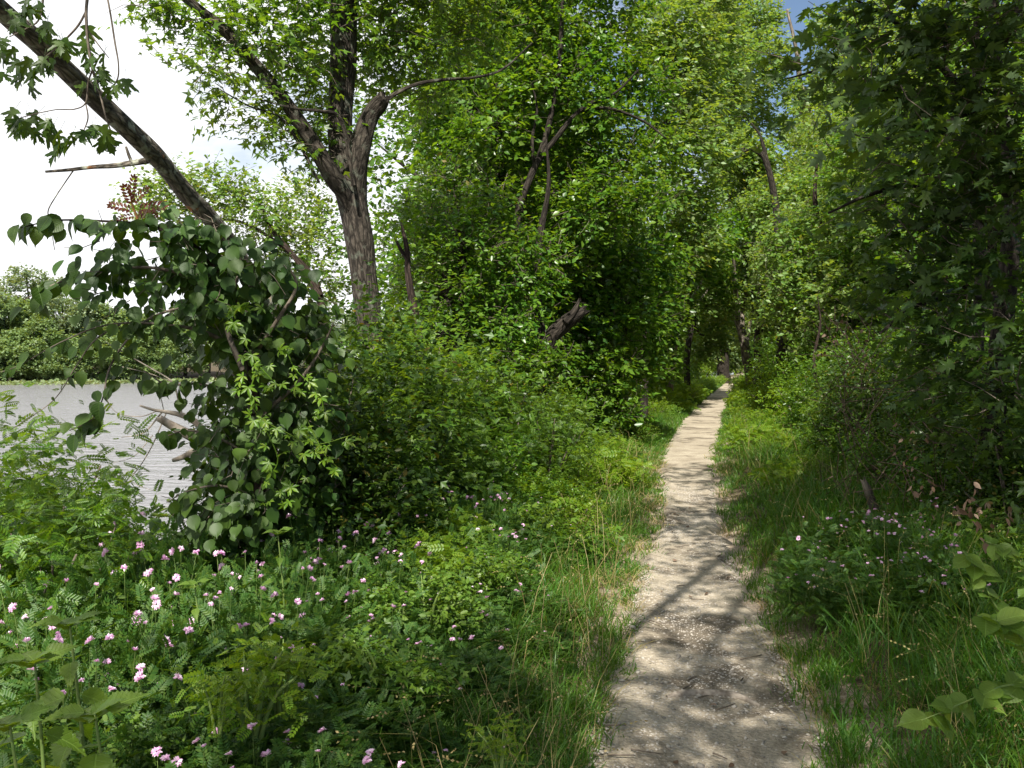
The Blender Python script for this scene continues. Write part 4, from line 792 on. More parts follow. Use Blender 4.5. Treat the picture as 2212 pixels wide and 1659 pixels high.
for a_ in lines:
    V, T, uv = tube(a_, 5, 6, 0); obj('stem', mesh('stem', V - cr0, T, uv, True), M['creeper'], crp)
    P = cat(a_, 8)[:, :3]
    for p in P[::2]:
        d = np.array([rng.normal(0, .7), -.4, rng.normal(-.5, .4)]); nm = np.array([rng.normal(0, .4), -1, rng.normal(.7, .3)])
        leaf_obj(pl, M['creeper'], crp, cr0, p + np.array([rng.normal(0, .03), -.05, rng.normal(0, .03)]), d, nm, rng.uniform(.03, .065))

# red-brown new shoots at the top of the vine tree
sh = thing('young_shoot', 'red-brown feathery new leaves sprouting above the dark vines', 'shoot', W(300, 500, 4.45)); s0 = np.array(sh.location)
V, T, uv = tube(px_line([(300, 500, 5), (296, 470, 5), (285, 440, 4), (280, 400, 2)], 4.45), 6, 4); obj('stem', mesh('stem', V-s0, T, uv), M['red_stem'], sh)
pn6 = mesh('leaf', *tpl('pinnate6'))
for (a, b, c, d_) in [(288, 445, 268, 405), (286, 440, 310, 408), (290, 455, 240, 440), (292, 455, 345, 440), (295, 465, 255, 470), (295, 460, 330, 462), (284, 430, 285, 385)]:
    p, e = W(a, b, 4.45), W(c, d_, 4.4); leaf_obj(pn6, M['red'], sh, s0, p, e-p, (0, -1, .5), np.linalg.norm(e-p)*1.05)

# ---------------------------------------------------------------- dead branches over the water
db = thing('dead_branch', 'bleached broken dead limb with fine bare twigs over the water', 'dead branch', W(520, 1010, 6.0)); d0 = np.array(db.location)
for j, rows in enumerate([[(520, 1010, 30), (470, 965, 27), (420, 945, 25), (380, 925, 20), (346, 905, 15)], [(450, 950, 16), (425, 915, 14), (395, 898, 12), (360, 890, 8), (330, 885, 6), (302, 876, 4)], [(392, 896, 6), (384, 860, 4), (372, 825, 3.5), (330, 798, 3), (290, 775, 2.5), (226, 737, 1.5)], [(372, 825, 2.5), (320, 806, 2), (262, 792, 1.2)], [(440, 960, 14), (400, 985, 12), (372, 995, 7)], [(350, 890, 4), (310, 935, 3), (262, 945, 1.5)], [(360, 890, 3), (330, 960, 2.5), (300, 1010, 2), (265, 1045, 1.2)], [(340, 888, 2), (300, 900, 1.6), (250, 890, 1.2), (225, 850, .8)], [(330, 940, 2), (290, 985, 1.5), (245, 1000, 1)], [(470, 965, 12), (440, 1030, 9), (415, 1075, 8)], [(300, 1010, 1.5), (285, 1040, 1.2), (330, 1060, 1)], [(355, 893, 2), (345, 850, 1.5), (330, 820, 1)]]):
    V, T, uv = tube(px_line(rows, 6.0, 5.9), 9 if j < 2 else 6, 5, .08, jag=.03 if j == 0 else 0); obj('limb' if j in (0, 1, 4, 9) else 'twig', mesh('dead_limb', V-d0, T, uv, True), M['dead'], db)

# ================================================================ SHRUBS (prototypes, then copies)
def shrub_proto(name, label, seed, h, r, kind, leafm, leaf, nsp, per, length, stems=9, group=None, stemm='twig', **kw):
    global rng
    keep = rng; rng = np.random.default_rng(seed)
    t = thing(name, label, 'shrub', (0, 0, -50), group)
    cl, sp = [], []
    for q in range(stems):
        a = rng.uniform(0, 6.28); f = r*math.sqrt(rng.uniform(.03, .8)); zt = h*(1 - .45*(f/r)**2)*rng.uniform(.8, 1.05)
        e = np.array([math.cos(a)*f, math.sin(a)*f, zt*.85])
        sp.append(tube([(e[0]*.1, e[1]*.1, -.15, .014), (e[0]*.45, e[1]*.45, zt*.45, .010), (*e, .004)], 5, 4, .03))
        for z in (.35, .62, .88):
            cl.append((e[0]*(.45+.6*z), e[1]*(.45+.6*z), zt*z, r*.34, r*.34, h*.17))
    V, T, uv = join(sp); obj('stems', mesh('stems', V, T, uv, True), M[stemm], t, kind='stuff')
    Ls, A, B = [], [], []
    for c_ in cl:
        s_ = sprays(c_[:3], c_[3:], max(4, nsp//len(cl)), per, leaf, length, **kw); Ls.append(place(kind, *s_[:4])); A.append(s_[4]); B.append(s_[5])
    V, T, _ = join(Ls); obj('foliage', mesh('foliage', V, T), M[leafm], t)
    rng = keep
    return t
protos = {}
def sp(key, *a, **k): protos[key] = [shrub_proto(*a, **k), False]
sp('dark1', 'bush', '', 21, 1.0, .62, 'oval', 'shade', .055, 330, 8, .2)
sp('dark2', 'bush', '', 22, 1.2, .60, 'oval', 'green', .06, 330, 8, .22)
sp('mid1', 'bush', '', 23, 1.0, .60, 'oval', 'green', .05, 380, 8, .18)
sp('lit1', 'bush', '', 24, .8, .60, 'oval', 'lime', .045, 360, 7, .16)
sp('indigo', 'locust_shrub', '', 25, 1.5, .65, 'pinnate7', 'maple', .08, 560, 3, .17, droop=.3, up=.5)
sp('indigo2', 'locust_shrub', '', 26, 1.2, .6, 'pinnate7', 'green', .078, 560, 3, .16, droop=.25, up=.5)
sp('tall1', 'bush', '', 31, 2.3, .9, 'oval', 'shade', .065, 950, 8, .24, stems=14)
sp('tall2', 'bush', '', 32, 2.2, .9, 'oval', 'green', .065, 950, 8, .24, stems=14)
sp('tall3', 'bush', '', 33, 2.3, .9, 'maple_lo', 'maple', .085, 700, 8, .26, stems=12)
sp('locust', 'locust_sprout', '', 27, .5, .28, 'pinnate6', 'lime', .085, 75, 2, .1, stems=5, stemm='stem', up=.6)
sp('low', 'low_plant', '', 28, .42, .45, 'oval', 'weed', .045, 240, 6, .14, stems=8, stemm='stem')
sp('low2', 'low_plant', '', 29, .45, .45, 'pinnate5', 'lime', .12, 160, 3, .12, stems=8, stemm='stem', up=.5)
sp('low3', 'low_plant', '', 30, .40, .45, 'maple_lo', 'maple', .06, 220, 6, .14, stems=8, stemm='stem')
def put(key, x, y, sc, label, group, dz=0.0, tilt=(0, 0)):
    p = protos[key]; loc = (x, y, gz(x, y) + dz); rz = rng.uniform(0, 6.28)
    if not p[1]:
        p[1] = True; o = p[0]; o.location = loc; o.rotation_euler = (tilt[0], tilt[1], rz); o.scale = (sc,)*3 if np.isscalar(sc) else sc; o['label'] = label; o['group'] = group or ''
    else: o = dup(p[0], loc, rz, sc, label, group, tilt)
    if not group and 'group' in o: del o['group']
    return o
def put_px(key, px, Y, sc, label, group, **k): return put(key, (px-CX)/F*Y, Y, sc, label, group, **k)
LB = 'leafy bush in the tangle on the left bank between trees and path'
# left bank, from the water's edge to the path
g = 'bushes on the left bank'
for key, px, Y, sc in [('indigo', 20, 5.2, 1.42), ('indigo2', 95, 5.6, 1.3), ('indigo2', 0, 4.4, 1.35), ('dark2', 40, 4.8, 1.25), ('indigo', 110, 4.3, .95), ('indigo2', 230, 4.4, .62), ('indigo', -40, 5.6, 1.4), ('indigo2', 60, 6.2, 1.45), ('indigo', 330, 4.5, .5)]:
    put_px(key, px, Y, sc, 'feathery pinnate-leaved shrub at the water edge below the arching vines' if key != 'dark2' else 'simple-leaved bush among feathery shrubs at the water edge', 'feathery shrubs at the water edge' if key != 'dark2' else None)
for key, px, Y, sc in [('indigo', 800, 7.4, 1.15), ('indigo', 860, 7.8, 1.2), ('indigo2', 740, 7.2, 1.0), ('indigo', 900, 7.2, 1.0), ('indigo2', 1020, 8.6, 1.1), ('indigo', 1090, 9.4, 1.15), ('indigo2', 950, 8, 1.1), ('indigo', 1180, 9.0, .9)]:
    put_px(key, px, Y, sc, 'feathery pinnate-leaved shrub growing under the forked maple', 'feathery shrubs under the forked maple')
for q in range(58):
    px = rng.uniform(700, 1330); Y = rng.uniform(6.0, 14.5)
    x = (px-CX)/F*Y; d = lat(x, Y)
    if d > -1.15 or d < -6.2: continue
    key = ['dark1', 'dark2', 'mid1', 'dark1', 'mid1'][q % 5]; sc = rng.uniform(.7, 1.05)*(.62 if d > -1.9 else .85 if d > -2.6 else 1.1)
    put(key, x, Y, sc, LB, g)
for q in range(46):      # further along the left side of the path
    Y = rng.uniform(13, 46); d = -rng.uniform(1.5, 5.5); x = path_x(Y) + d
    put(['dark2', 'mid1', 'dark1', 'lit1'][q % 4], x, Y, rng.uniform(.8, 1.5)*(.6 if d > -2.1 else 1), 'leafy bush beside the path where the left trees close in', 'bushes along the left of the path')
for q in range(40):
    Y = rng.uniform(9, 60); d = -rng.uniform(.85, 1.7); x = path_x(Y) + d
    put(['lit1', 'low', 'low2', 'low'][q % 4], x, Y, rng.uniform(.7, 1.2)*(.7 if q % 4 == 0 else 1)*(1 if Y < 25 else 1.4), 'low bright plant at the left edge of the path', 'low plants edging the path on the left')
for q in range(44):
    px = rng.uniform(880, 1420); Y = rng.uniform(8.5, 17); x = (px-CX)/F*Y; d = lat(x, Y)
    if d > -2.3 or d < -6: continue
    put(['tall1', 'tall2', 'tall1'][q % 3], x, Y, rng.uniform(.55, .95)*(.65 if d > -3.0 else 1), 'tall dense bush in the dark undergrowth between the trunks and the path', 'tall bushes under the left trees')
for q in range(46):
    Y = rng.uniform(6.5, 17); d = -rng.uniform(.95, 2.2); x = path_x(Y) + d
    put(['low', 'low2', 'lit1', 'low3'][q % 4], x, Y, rng.uniform(.7, 1.2)*(.65 if q % 4 == 2 else 1), 'low fresh-green plant on the sunny verge left of the path', 'plants on the sunny left verge')
for (px, Y, key, sc) in [(690, 5.6, 'tall1', .8), (750, 6.4, 'tall3', .85), (640, 5.8, 'tall1', .8), (820, 7.0, 'tall1', .85), (880, 7.8, 'tall3', .95), (720, 5.2, 'dark1', .9), (960, 8.6, 'tall1', .72), (1050, 9.6, 'tall1', .65), (790, 7.8, 'tall1', 1.05), (700, 6.8, 'tall1', .95), (920, 9.4, 'tall3', 1.1), (1120, 11.0, 'tall1', .72), (1190, 11.6, 'tall3', .65), (1000, 10.6, 'tall1', .9), (850, 6.8, 'indigo', 1.0), (770, 6.0, 'indigo', .85)]:
    kb = {'tall1': 'dark small-leaved bush', 'tall3': 'maple-leaved bush', 'indigo': 'feathery-leaved bush', 'dark1': 'low dark bush'}[key]
    put_px(key, px, Y, sc, kb + ' crowding between the vine mass and the forked maple', kb + ' beside the vine mass')
# right bank
for (Y, d) in [(6.4, 3.6), (7.2, 2.9), (7.6, 4.3), (8.4, 3.3), (9, 2.6), (9.4, 4.6), (10.2, 3.4), (11, 2.5), (11.4, 4.2), (12.4, 3.0), (13.4, 2.4), (13.8, 4.2), (15, 3), (16.4, 2.5), (17, 4), (18.6, 3), (20.4, 2.6), (22, 3.6), (5.6, 3.7), (24.5, 2.8), (27, 3.2), (31, 2.6), (35, 3.2), (40, 2.8)]:
    put('tall1' if int(Y*10) % 3 else 'tall2', path_x(Y) + d, Y, rng.uniform(.75, 1.05)*(.8 if d < 2.8 else 1), 'tall tangled bush walling the right side of the path', 'tall bushes right of the path')
for q in range(70):
    Y = rng.uniform(5.2, 17); d = rng.uniform(1.7, 6.5); x = path_x(Y) + d
    if x/Y > .66: continue
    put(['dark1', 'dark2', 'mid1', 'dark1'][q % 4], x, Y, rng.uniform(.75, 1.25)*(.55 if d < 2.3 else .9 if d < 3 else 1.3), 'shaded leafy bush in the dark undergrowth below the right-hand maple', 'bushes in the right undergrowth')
for q in range(46):
    Y = rng.uniform(15, 52); d = rng.uniform(1.6, 7); x = path_x(Y) + d
    put(['dark2', 'mid1', 'lit1', 'dark1'][q % 4], x, Y, rng.uniform(.9, 1.7)*(.55 if d < 2.3 else 1), 'leafy bush along the right of the path beyond the maple', 'bushes along the right of the path')
for q in range(48):
    Y = rng.uniform(8, 60); d = rng.uniform(.95, 2.0); x = path_x(Y) + d
    put(['lit1', 'low2', 'low', 'low2'][q % 4], x, Y, rng.uniform(.7, 1.15)*(.7 if q % 4 == 0 else 1)*(1 if Y < 25 else 1.4), 'low bright plant at the right edge of the path', 'low plants edging the path on the right')
for q in range(34):
    Y = rng.uniform(3.2, 7.5); d = rng.uniform(1.7, 3.6); x = path_x(Y) + d
    if x/Y > .66: continue
    put(['low3', 'low', 'dark1', 'low3'][q % 4], x, Y, rng.uniform(.8, 1.2)*(.42 if q % 4 == 2 else 1), 'low leafy plant in the shade beside the grass on the right', 'low plants in the right shade')

for (Y, d, key, sc) in [(6.6, 2.5, 'dark1', .8), (7.4, 2.2, 'dark2', .7), (8.2, 2.4, 'tall1', .5), (9, 2.1, 'dark2', .75), (9.8, 2.4, 'tall1', .6), (10.8, 2.1, 'mid1', .85), (11.8, 2.3, 'tall1', .6), (12.8, 2.1, 'tall3', .5), (13.8, 2.3, 'tall1', .65), (6.9, 3.1, 'tall3', .7), (8.6, 3.0, 'tall1', .9), (10.3, 3.0, 'tall3', .85), (12.2, 3.0, 'tall1', 1.0), (15, 2.3, 'tall2', .8), (17.5, 2.2, 'lit1', 1.6), (19.5, 2.4, 'tall2', .95), (22, 2.2, 'lit1', 1.9), (24, 2.6, 'tall2', 1.1), (27, 2.3, 'tall2', 1.1), (29, 3.2, 'tall2', 1.5), (32, 2.4, 'lit1', 2.4), (35, 3.0, 'tall2', 1.5), (38, 2.4, 'tall2', 1.3), (42, 2.8, 'tall2', 1.6), (47, 2.6, 'tall2', 1.5), (53, 2.8, 'tall2', 1.7), (60, 2.8, 'tall2', 1.8), (68, 3, 'tall2', 2.0), (20, 3.6, 'tall2', 1.4), (25.5, 3.8, 'tall2', 1.7), (31, 4.2, 'tall2', 1.9), (13, 3.2, 'tall2', 1.0), (11.5, 3.6, 'tall2', 1.1)]:
    put(key, path_x(Y) + d, Y, sc, 'leafy bush closing the wall along the right verge', 'bushes closing the right wall')
for (Y, d, key, sc) in [(20, -2.4, 'tall2', .9), (23, -2.2, 'lit1', 1.6), (27, -2.6, 'tall2', 1.1), (31, -2.4, 'tall2', 1.1), (36, -2.6, 'tall2', 1.3), (42, -2.4, 'tall2', 1.3), (50, -2.6, 'tall2', 1.6), (58, -2.6, 'lit1', 2.6), (66, -2.6, 'lit1', 3), (76, -2.6, 'lit1', 3.4), (90, -2.4, 'lit1', 4), (100, 3.5, 'lit1', 5), (112, 0, 'lit1', 5), (122, -2, 'lit1', 6), (122, 2, 'tall2', 3)]:
    put(key, path_x(Y) + d, Y, sc, 'leafy bush closing in on the left where the path narrows', 'bushes closing the far left of the path')
# tangle of brown stems right of the path
bt = thing('bramble', 'tangle of bare brown stems and withered leaves in the right undergrowth', 'bramble', on_ground(1870, 8.5)); b0 = np.array(bt.location)
n = 190; A = np.stack([rng.uniform(1790, 2140, n), rng.uniform(720, 1120, n), rng.uniform(6.8, 9.5, n)], -1)
Aw = np.array([W(*a) for a in A]); Bw = Aw + unit(rng.normal(0, 1, (n, 3)) + [0, 0, .5])*rng.uniform(.3, .9, (n, 1))
tw = twig_sticks(Aw, Bw, .005, .002, .12); obj('stems', mesh('stems', tw[0]-b0, tw[1]), M['brown_twig'], bt, kind='stuff')
for (a, b, Y, n_) in [(2090, 1090, 4.6, 26), (2000, 1060, 5, 14), (1810, 720, 9, 40), (1870, 780, 9, 40), (2150, 1120, 4.4, 16), (1960, 960, 6.5, 20)]:
    P = np.array([W(a + rng.normal(0, 26), b + rng.normal(0, 26), Y + rng.normal(0, .2)) for _ in range(n_)])
    V, T = place('oval', P, rdir(n_) + [0, 0, -1.2], rdir(n_), rng.uniform(.025, .06, n_)); obj('withered_leaves', mesh('withered_leaves', V-b0, T), M['deadleaf'], bt, kind='stuff')
snag('pale_stump', 'short pale bleached stump in the right undergrowth', [('snag', px_line([(1895, 1130, 24), (1885, 1090, 20), (1874, 1058, 18), (1866, 1040, 12)], 7.4))], 'bark_pale')
snag('slim_sapling', 'thin straight bare stem in the right undergrowth', [('trunk', px_line([(1752, 950, 12), (1757, 900, 11), (1763, 840, 9), (1759, 770, 7), (1772, 700, 4), (1766, 640, 2)], 15))], 'bark_snag')
snag('old_stump', 'broad rough stump among trees right of the path', [('snag', px_line([(1706, 900, 44), (1700, 850, 40), (1697, 790, 36), (1700, 740, 32), (1715, 690, 26)], 22))], 'bark_dark')

# ================================================================ CROWN VETCH
def flower_head(seed):
    r = np.random.default_rng(seed); n = 13
    a = np.arange(n)*2.4; el = r.uniform(.05, 1.0, n)
    D = np.stack([np.cos(a)*np.cos(el), np.sin(a)*np.cos(el), np.sin(el)], -1)
    V, T = place('oval', D*.004, D, np.stack([-np.cos(a)*np.sin(el), -np.sin(a)*np.sin(el), np.cos(el)], -1), .017)
    V = np.concatenate([V, V*[.85, .85, 1] + [0, 0, .004]]); T = np.concatenate([T, T + len(V)//2]); return V, T
fh = [mesh('flower_head', *flower_head(s)) for s in (1, 2, 3)]
def vetch_proto(seed, flowers):
    global rng
    keep = rng; rng = np.random.default_rng(seed)
    t = thing('crown_vetch', '', 'wildflower', (0, 0, -50), None)
    n = 330; u = rdir(n); u[:, 2] = np.abs(u[:, 2]); f = rng.uniform(.25, 1, (n, 1))**.5
    P = u*f*[.27, .27, .36] + [0, 0, .16]
    D = unit(u*[1, 1, .3] + .7*rng.normal(0, 1, (n, 3)) + [0, 0, .25]); N = np.array([0, 0, 1.]) + .45*rng.normal(0, 1, (n, 3)) + .3*u
    V, T = place('pinnate7', P, D, N, rng.uniform(.05, .095, n)); obj('foliage', mesh('foliage', V, T), M['vetch'], t)
    e = u[:26]*[.24, .24, .34] + [0, 0, .15]; st = twig_sticks(np.zeros((26, 3)) + [0, 0, -.1] + rng.normal(0, .03, (26, 3)), e, .0025, .0015); obj('stems', mesh('stems', *st), M['stem'], t, kind='stuff')
    for q in range(flowers):
        v = rdir(1)[0]; v[2] = abs(v[2])*.8 + .45; v /= np.linalg.norm(v)
        p = v*[.27, .27, .36] + [0, 0, rng.uniform(.225, .285)]; s1 = twig_sticks(np.array([[p[0]*.6, p[1]*.6, .12]]), p[None], .0018, .0012, .03)
        st_o = obj('flower_stalk', mesh('flower_stalk', *s1), M['stem'], t)
        h_ = obj('flower_head', fh[q % 3], M['pink'], st_o, p); h_.rotation_euler = (rng.normal(0, .4), rng.normal(0, .4), rng.uniform(0, 6)); h_.scale = (rng.uniform(.5, 1.0),)*3
    rng = keep; return t
VP = [[vetch_proto(41, 0), False], [vetch_proto(42, 5), False], [vetch_proto(43, 8), False], [vetch_proto(44, 3), False], [vetch_proto(45, 6), False]]
def put_vetch(i, loc, sc, label, group):
    p = VP[i]
    if not p[1]: p[1] = True; o = p[0]; o.location = loc; o.scale = sc; o.rotation_euler = (0, 0, rng.uniform(0, 6)); o['label'] = label; o['group'] = group
    else: o = dup(p[0], loc, rng.uniform(0, 6), sc, label, group, (rng.normal(0, .12), rng.normal(0, .12)))
ys_ = np.arange(1.55, 7.4, .235); cnt = 0
for Y in ys_:
    for t_ in np.arange(.95, 4.2, .25):
        y = Y + rng.uniform(-.1, .1); d = -(t_ + rng.uniform(-.1, .1)); x = path_x(y) + d
        px = CX + F*x/y
        if px < -60 or px > 1330: continue
        tmax = 2.7 if y < 3.4 else 3.0
        if -d > tmax + .15*wob(x*2, y*2): continue
        if y > 5.2 and rng.random() < .45: continue
        if -d < 1.15 and rng.random() < .55: continue
        top = np.interp(-d, [.9, 1.2, 1.6, 2.2, 3.4], [.22, .38, .52, .62, .72]) * (1 + .12*wob(x*1.5, y*1.5))
        g0 = gz(x, y); sz = max(.35, (top - g0)/.54); sx = min(1.15, .75 + .25*sz)
        zone = 'bordering the grass left of the path' if d > -1.35 else 'among the tall toothed weeds' if px < 330 and y < 2.9 else 'below the dark vine mass' if y > 3.4 and px < 760 else 'around the lime sprouts' if y < 3.1 and px < 700 else 'below the forked maple' if y > 4.6 else 'in the middle of the flowery bank'
        i_ = int(rng.choice([0, 1, 2, 3, 4], p=[.22, .22, .18, .2, .18]))
        put_vetch(i_, (x, y, g0), (sx, sx, sz), ('crown vetch with pink flower heads ' if i_ else 'flowerless crown vetch foliage ') + zone, ('crown vetch ' if i_ else 'flowerless vetch ') + zone); cnt += 1
for q in range(26):
    Y = rng.uniform(4.6, 6.6); px = rng.uniform(1740, 2080); x = (px-CX)/F*Y
    i_ = int(rng.choice([1, 2, 4])); put_vetch(i_, (x, Y, gz(x, Y)), (.85, .85, rng.uniform(.6, .85)), 'crown vetch with pale pink flower heads in the right undergrowth', 'crown vetch right of the path')

for q in range(17):
    y = rng.uniform(2.2, 6.0); d = -rng.uniform(1.2, 2.7); x = path_x(y) + d
    if CX + F*x/y < 20: continue
    put(['low', 'low3', 'low2', 'low3', 'low'][q % 5], x, y, rng.uniform(.45, .75), 'leafy weed pushing up through the crown vetch', 'weeds among the vetch', dz=.22 + .12*(-d - 1.2))
# ================================================================ TALL WEEDS, SAPLINGS
sv, st_ = tpl('serrate')
serr = [mesh('leaf', sv, st_, smooth=True), mesh('leaf', np.stack([sv[:, 0]*.8, sv[:, 1], sv[:, 2] - .35*sv[:, 1]**2], -1), st_, smooth=True)]
def tall_weed(px, py, Y, h, label, n, lsize, tilt=0.0):
    top = W(px, py, Y); base = np.array([top[0] - tilt, top[1] + .05, top[2] - h])
    t = thing('tall_weed', label, 'plant', base, 'tall weeds with toothed leaves'); 
    V, T, uv = tube([(*base, .006), (*(base + (top-base)*.5 + [.02, 0, 0]), .005), (*top, .0025)], 6, 5, .02); obj('stem', mesh('stem', V-base, T, uv, True), M['stem'], t)
    for q in range(n):
        f = 1 - .62*(q//2)/max(1, n/2); p = base + (top-base)*f; a = (q % 2)*math.pi + (q//2)*1.45 + .5
        d = np.array([math.cos(a), math.sin(a), -.25 - .35*(1-f) + (.5 if q < 2 else 0)]); s_ = lsize*(.55 + .6*(1-f)/.62 if f > .5 else 1.1)
        leaf_obj(serr[q % 2], M['weed_big'], t, base, p + d*.02, d, (rng.normal(0, .3), rng.normal(-.45, .25), 1.1), s_*rng.uniform(.9, 1.1))
    for q in range(5):
        a = q*2.5; d = np.array([math.cos(a)*.8, math.sin(a)*.8, rng.uniform(.1, .6)]); leaf_obj(serr[q % 2], M['weed_big'], t, base, top - [0, 0, .004*q], d, (-d[0], -d[1]-.2, 1.2), lsize*rng.uniform(.4, .65))
# (several weeds, each with its own leaves)
tall_weed(150, 1345, 2.15, .75, 'tall weed with large toothed pale leaves beside the topmost shoot', 10, .12)
tall_weed(75, 1425, 1.95, .7, 'tall weed with drooping toothed leaves among the vetch by the water', 10, .13, .03)
tall_weed(205, 1540, 1.75, .6, 'broadest tall weed with big toothed leaves in front of the vetch', 10, .15)
tall_weed(20, 1560, 1.7, .6, 'pale tall weed half cut off by the vetch on the bank', 8, .11)
tall_weed(420, 1262, 3.5, .6, 'small toothed-leaf weed rising through the vetch top', 8, .09)
tall_weed(1500-900, 1150, 3.9, .7, 'slender toothed-leaf weed before the dark vine mass', 8, .09)
for (px, py, Y, sc, lb_) in [(535, 1385, 2.6, .68, 'largest lime-green locust sprout standing out of the dark vetch'), (605, 1360, 2.75, .5, 'smaller lime-green locust sprout behind the largest one'), (470, 1430, 2.5, .42, 'low lime-green locust sprout in front of the largest one'), (1080, 1560, 2.5, .3, 'tiny lime-green locust sprout by the grass beside the path')]:
    p = W(px, py, Y); pr = protos['locust']; lo = (p[0], p[1], p[2] - .42*sc)
    if not pr[1]: pr[1] = True; pr[0].location = lo; pr[0].scale = (sc,)*3; pr[0]['label'] = lb_; pr[0]['group'] = 'lime locust sprouts'
    else: dup(pr[0], lo, rng.uniform(0, 6), sc, lb_, 'lime locust sprouts')
# round-leaved saplings at the right edge
def sapling(label, rows, n, size):
    t = thing('sapling', label, 'sapling', rows[0][:3], 'round-leaved saplings'); b0 = np.array(rows[0][:3])
    V, T, uv = tube(rows, 6, 6, .02); obj('stem', mesh('stem', V-b0, T, uv, True), M['stem'], t); P = cat(rows, 8)[:, :3]
    for q in range(n):
        p = P[int(len(P)*(.2 + .78*q/n))]; sgn = 1 if q % 2 else -1
        d = np.array([sgn*.7 + rng.normal(0, .3), rng.normal(-.3, .4), rng.normal(.0, .35)]); leaf_obj(vl[q % 2], M['weed_big'], t, b0, p, d, (rng.normal(0, .3), rng.normal(-.6, .3), 1), size*rng.uniform(.75, 1.15))
sapling('upright round-leaved sapling at the edge of the right undergrowth', px_line([(2230, 1480, 5), (2190, 1380, 5), (2140, 1290, 4), (2110, 1230, 3), (2080, 1190, 2)], 3.2), 16, .075)
sapling('round-leaved sapling bending low over the right-hand grass', px_line([(2260, 1500, 6), (2180, 1480, 5), (2100, 1510, 4), (2030, 1540, 3), (1980, 1560, 2)], 2.7), 14, .085)
sapling('broad-leaved sapling with lit leaves beside the bending one', px_line([(2290, 1500, 6), (2240, 1420, 5), (2190, 1360, 4), (2150, 1340, 3), (2110, 1330, 2)], 2.6), 14, .085)
sapling('tall round-leaved sapling deep in the right undergrowth', px_line([(2240, 1330, 5), (2215, 1240, 5), (2180, 1190, 4), (2130, 1170, 3)], 3.6), 14, .075)

# ================================================================ GRASS (stuff)
def blades(x, y, h, lean, width, curl=.6):
    n = len(x); z = ground(x, y) - .01; a = rng.uniform(0, 6.28, n); b = rng.uniform(0, 6.28, n)
    B = np.stack([x, y, z], -1); ld = np.stack([np.cos(a), np.sin(a), np.zeros(n)], -1); wd = np.stack([np.cos(b), np.sin(b), np.zeros(n)], -1)
    le = (lean*h)[:, None]; w = width[:, None]; up = np.array([0, 0, 1.]); hh = h[:, None]
    m1 = B + up*hh*.5 + ld*le*.28; m2 = B + up*hh*.85 + ld*le*.75*curl/.6; tp = B + up*hh*(.98 - .25*lean[:, None]) + ld*le*1.35
    V = np.stack([B - wd*w*.5, B + wd*w*.5, m1 - wd*w*.45, m1 + wd*w*.45, m2 - wd*w*.3, m2 + wd*w*.3, tp], 1).reshape(-1, 3)
    f = np.array([[0, 1, 3], [0, 3, 2], [2, 3, 5], [2, 5, 4], [4, 5, 6]])
    return V, (f[None] + (np.arange(n)*7)[:, None, None]).reshape(-1, 3)
def scatter(n, y0, y1, d0, d1, side, tufts=True, pw=1.0):
    """random spots beside the path between lateral distances d0 and d1, gathered in tufts; denser near the camera"""
    m = n//22 if tufts else n
    y = y0*(y1/y0)**rng.uniform(0, 1, m); d = d0 + (d1-d0)*rng.uniform(0, 1, m)**pw
    if tufts:
        y = np.repeat(y, 22) + rng.normal(0, .055, m*22); d = np.repeat(d, 22) + rng.normal(0, .055, m*22)
    # ragged inner edge
    d = np.maximum(d, path_half(y) + .05*np.sin(7*y + side) + .05*np.sin(17*y) - .02 + rng.normal(0, .045, len(y)))
    return path_x(y) + side*d, y, d
x, y, d = scatter(34000, 2.4, 60, .3, 2.3, 1); h = np.interp(d, [.4, .7, 1.2, 2], [.07, .16, .34, .38])*rng.uniform(.6, 1.3, len(x)); p1 = blades(x, y, h, rng.uniform(.15, .95, len(x)), np.full(len(x), .0055)*np.interp(y, [3, 10, 40], [1, 1.6, 4]))
x, y, d = scatter(30000, 2.2, 60, .3, 1.25, -1); h = np.interp(d, [.4, .7, 1.2], [.07, .16, .27])*rng.uniform(.6, 1.3, len(x)); p2 = blades(x, y, h, rng.uniform(.2, 1.0, len(x)), np.full(len(x), .0055)*np.interp(y, [3, 10, 40], [1, 1.6, 4]))
x, y, d = scatter(9000, 2.4, 5, 1.2, 3.0, 1); p3 = blades(x, y, rng.uniform(.1, .34, len(x)), rng.uniform(.3, 1.1, len(x)), np.full(len(x), .005))
V, T, _ = join([p1, p2, p3]); obj('grass', mesh('grass', V, T), M['grass'], kind='stuff', label='tufted green grass along both edges of the trodden path', category='grass')
# dry flattened thatch at the foot of the grass
x, y, d = scatter(2600, 2.3, 16, .32, 1.3, 1); x2, y2, d2 = scatter(4200, 2.2, 16, .32, 1.2, -1); x, y = np.concatenate([x, x2]), np.concatenate([y, y2])
V, T = blades(x, y, rng.uniform(.05, .13, len(x)), rng.uniform(.8, 2.2, len(x)), np.full(len(x), .0035)*np.interp(y, [3, 16], [1, 2.5])); obj('grass_thatch', mesh('grass_thatch', V, T), M['dry'], kind='stuff', label='flattened straw at the foot of the path-side grass', category='grass')
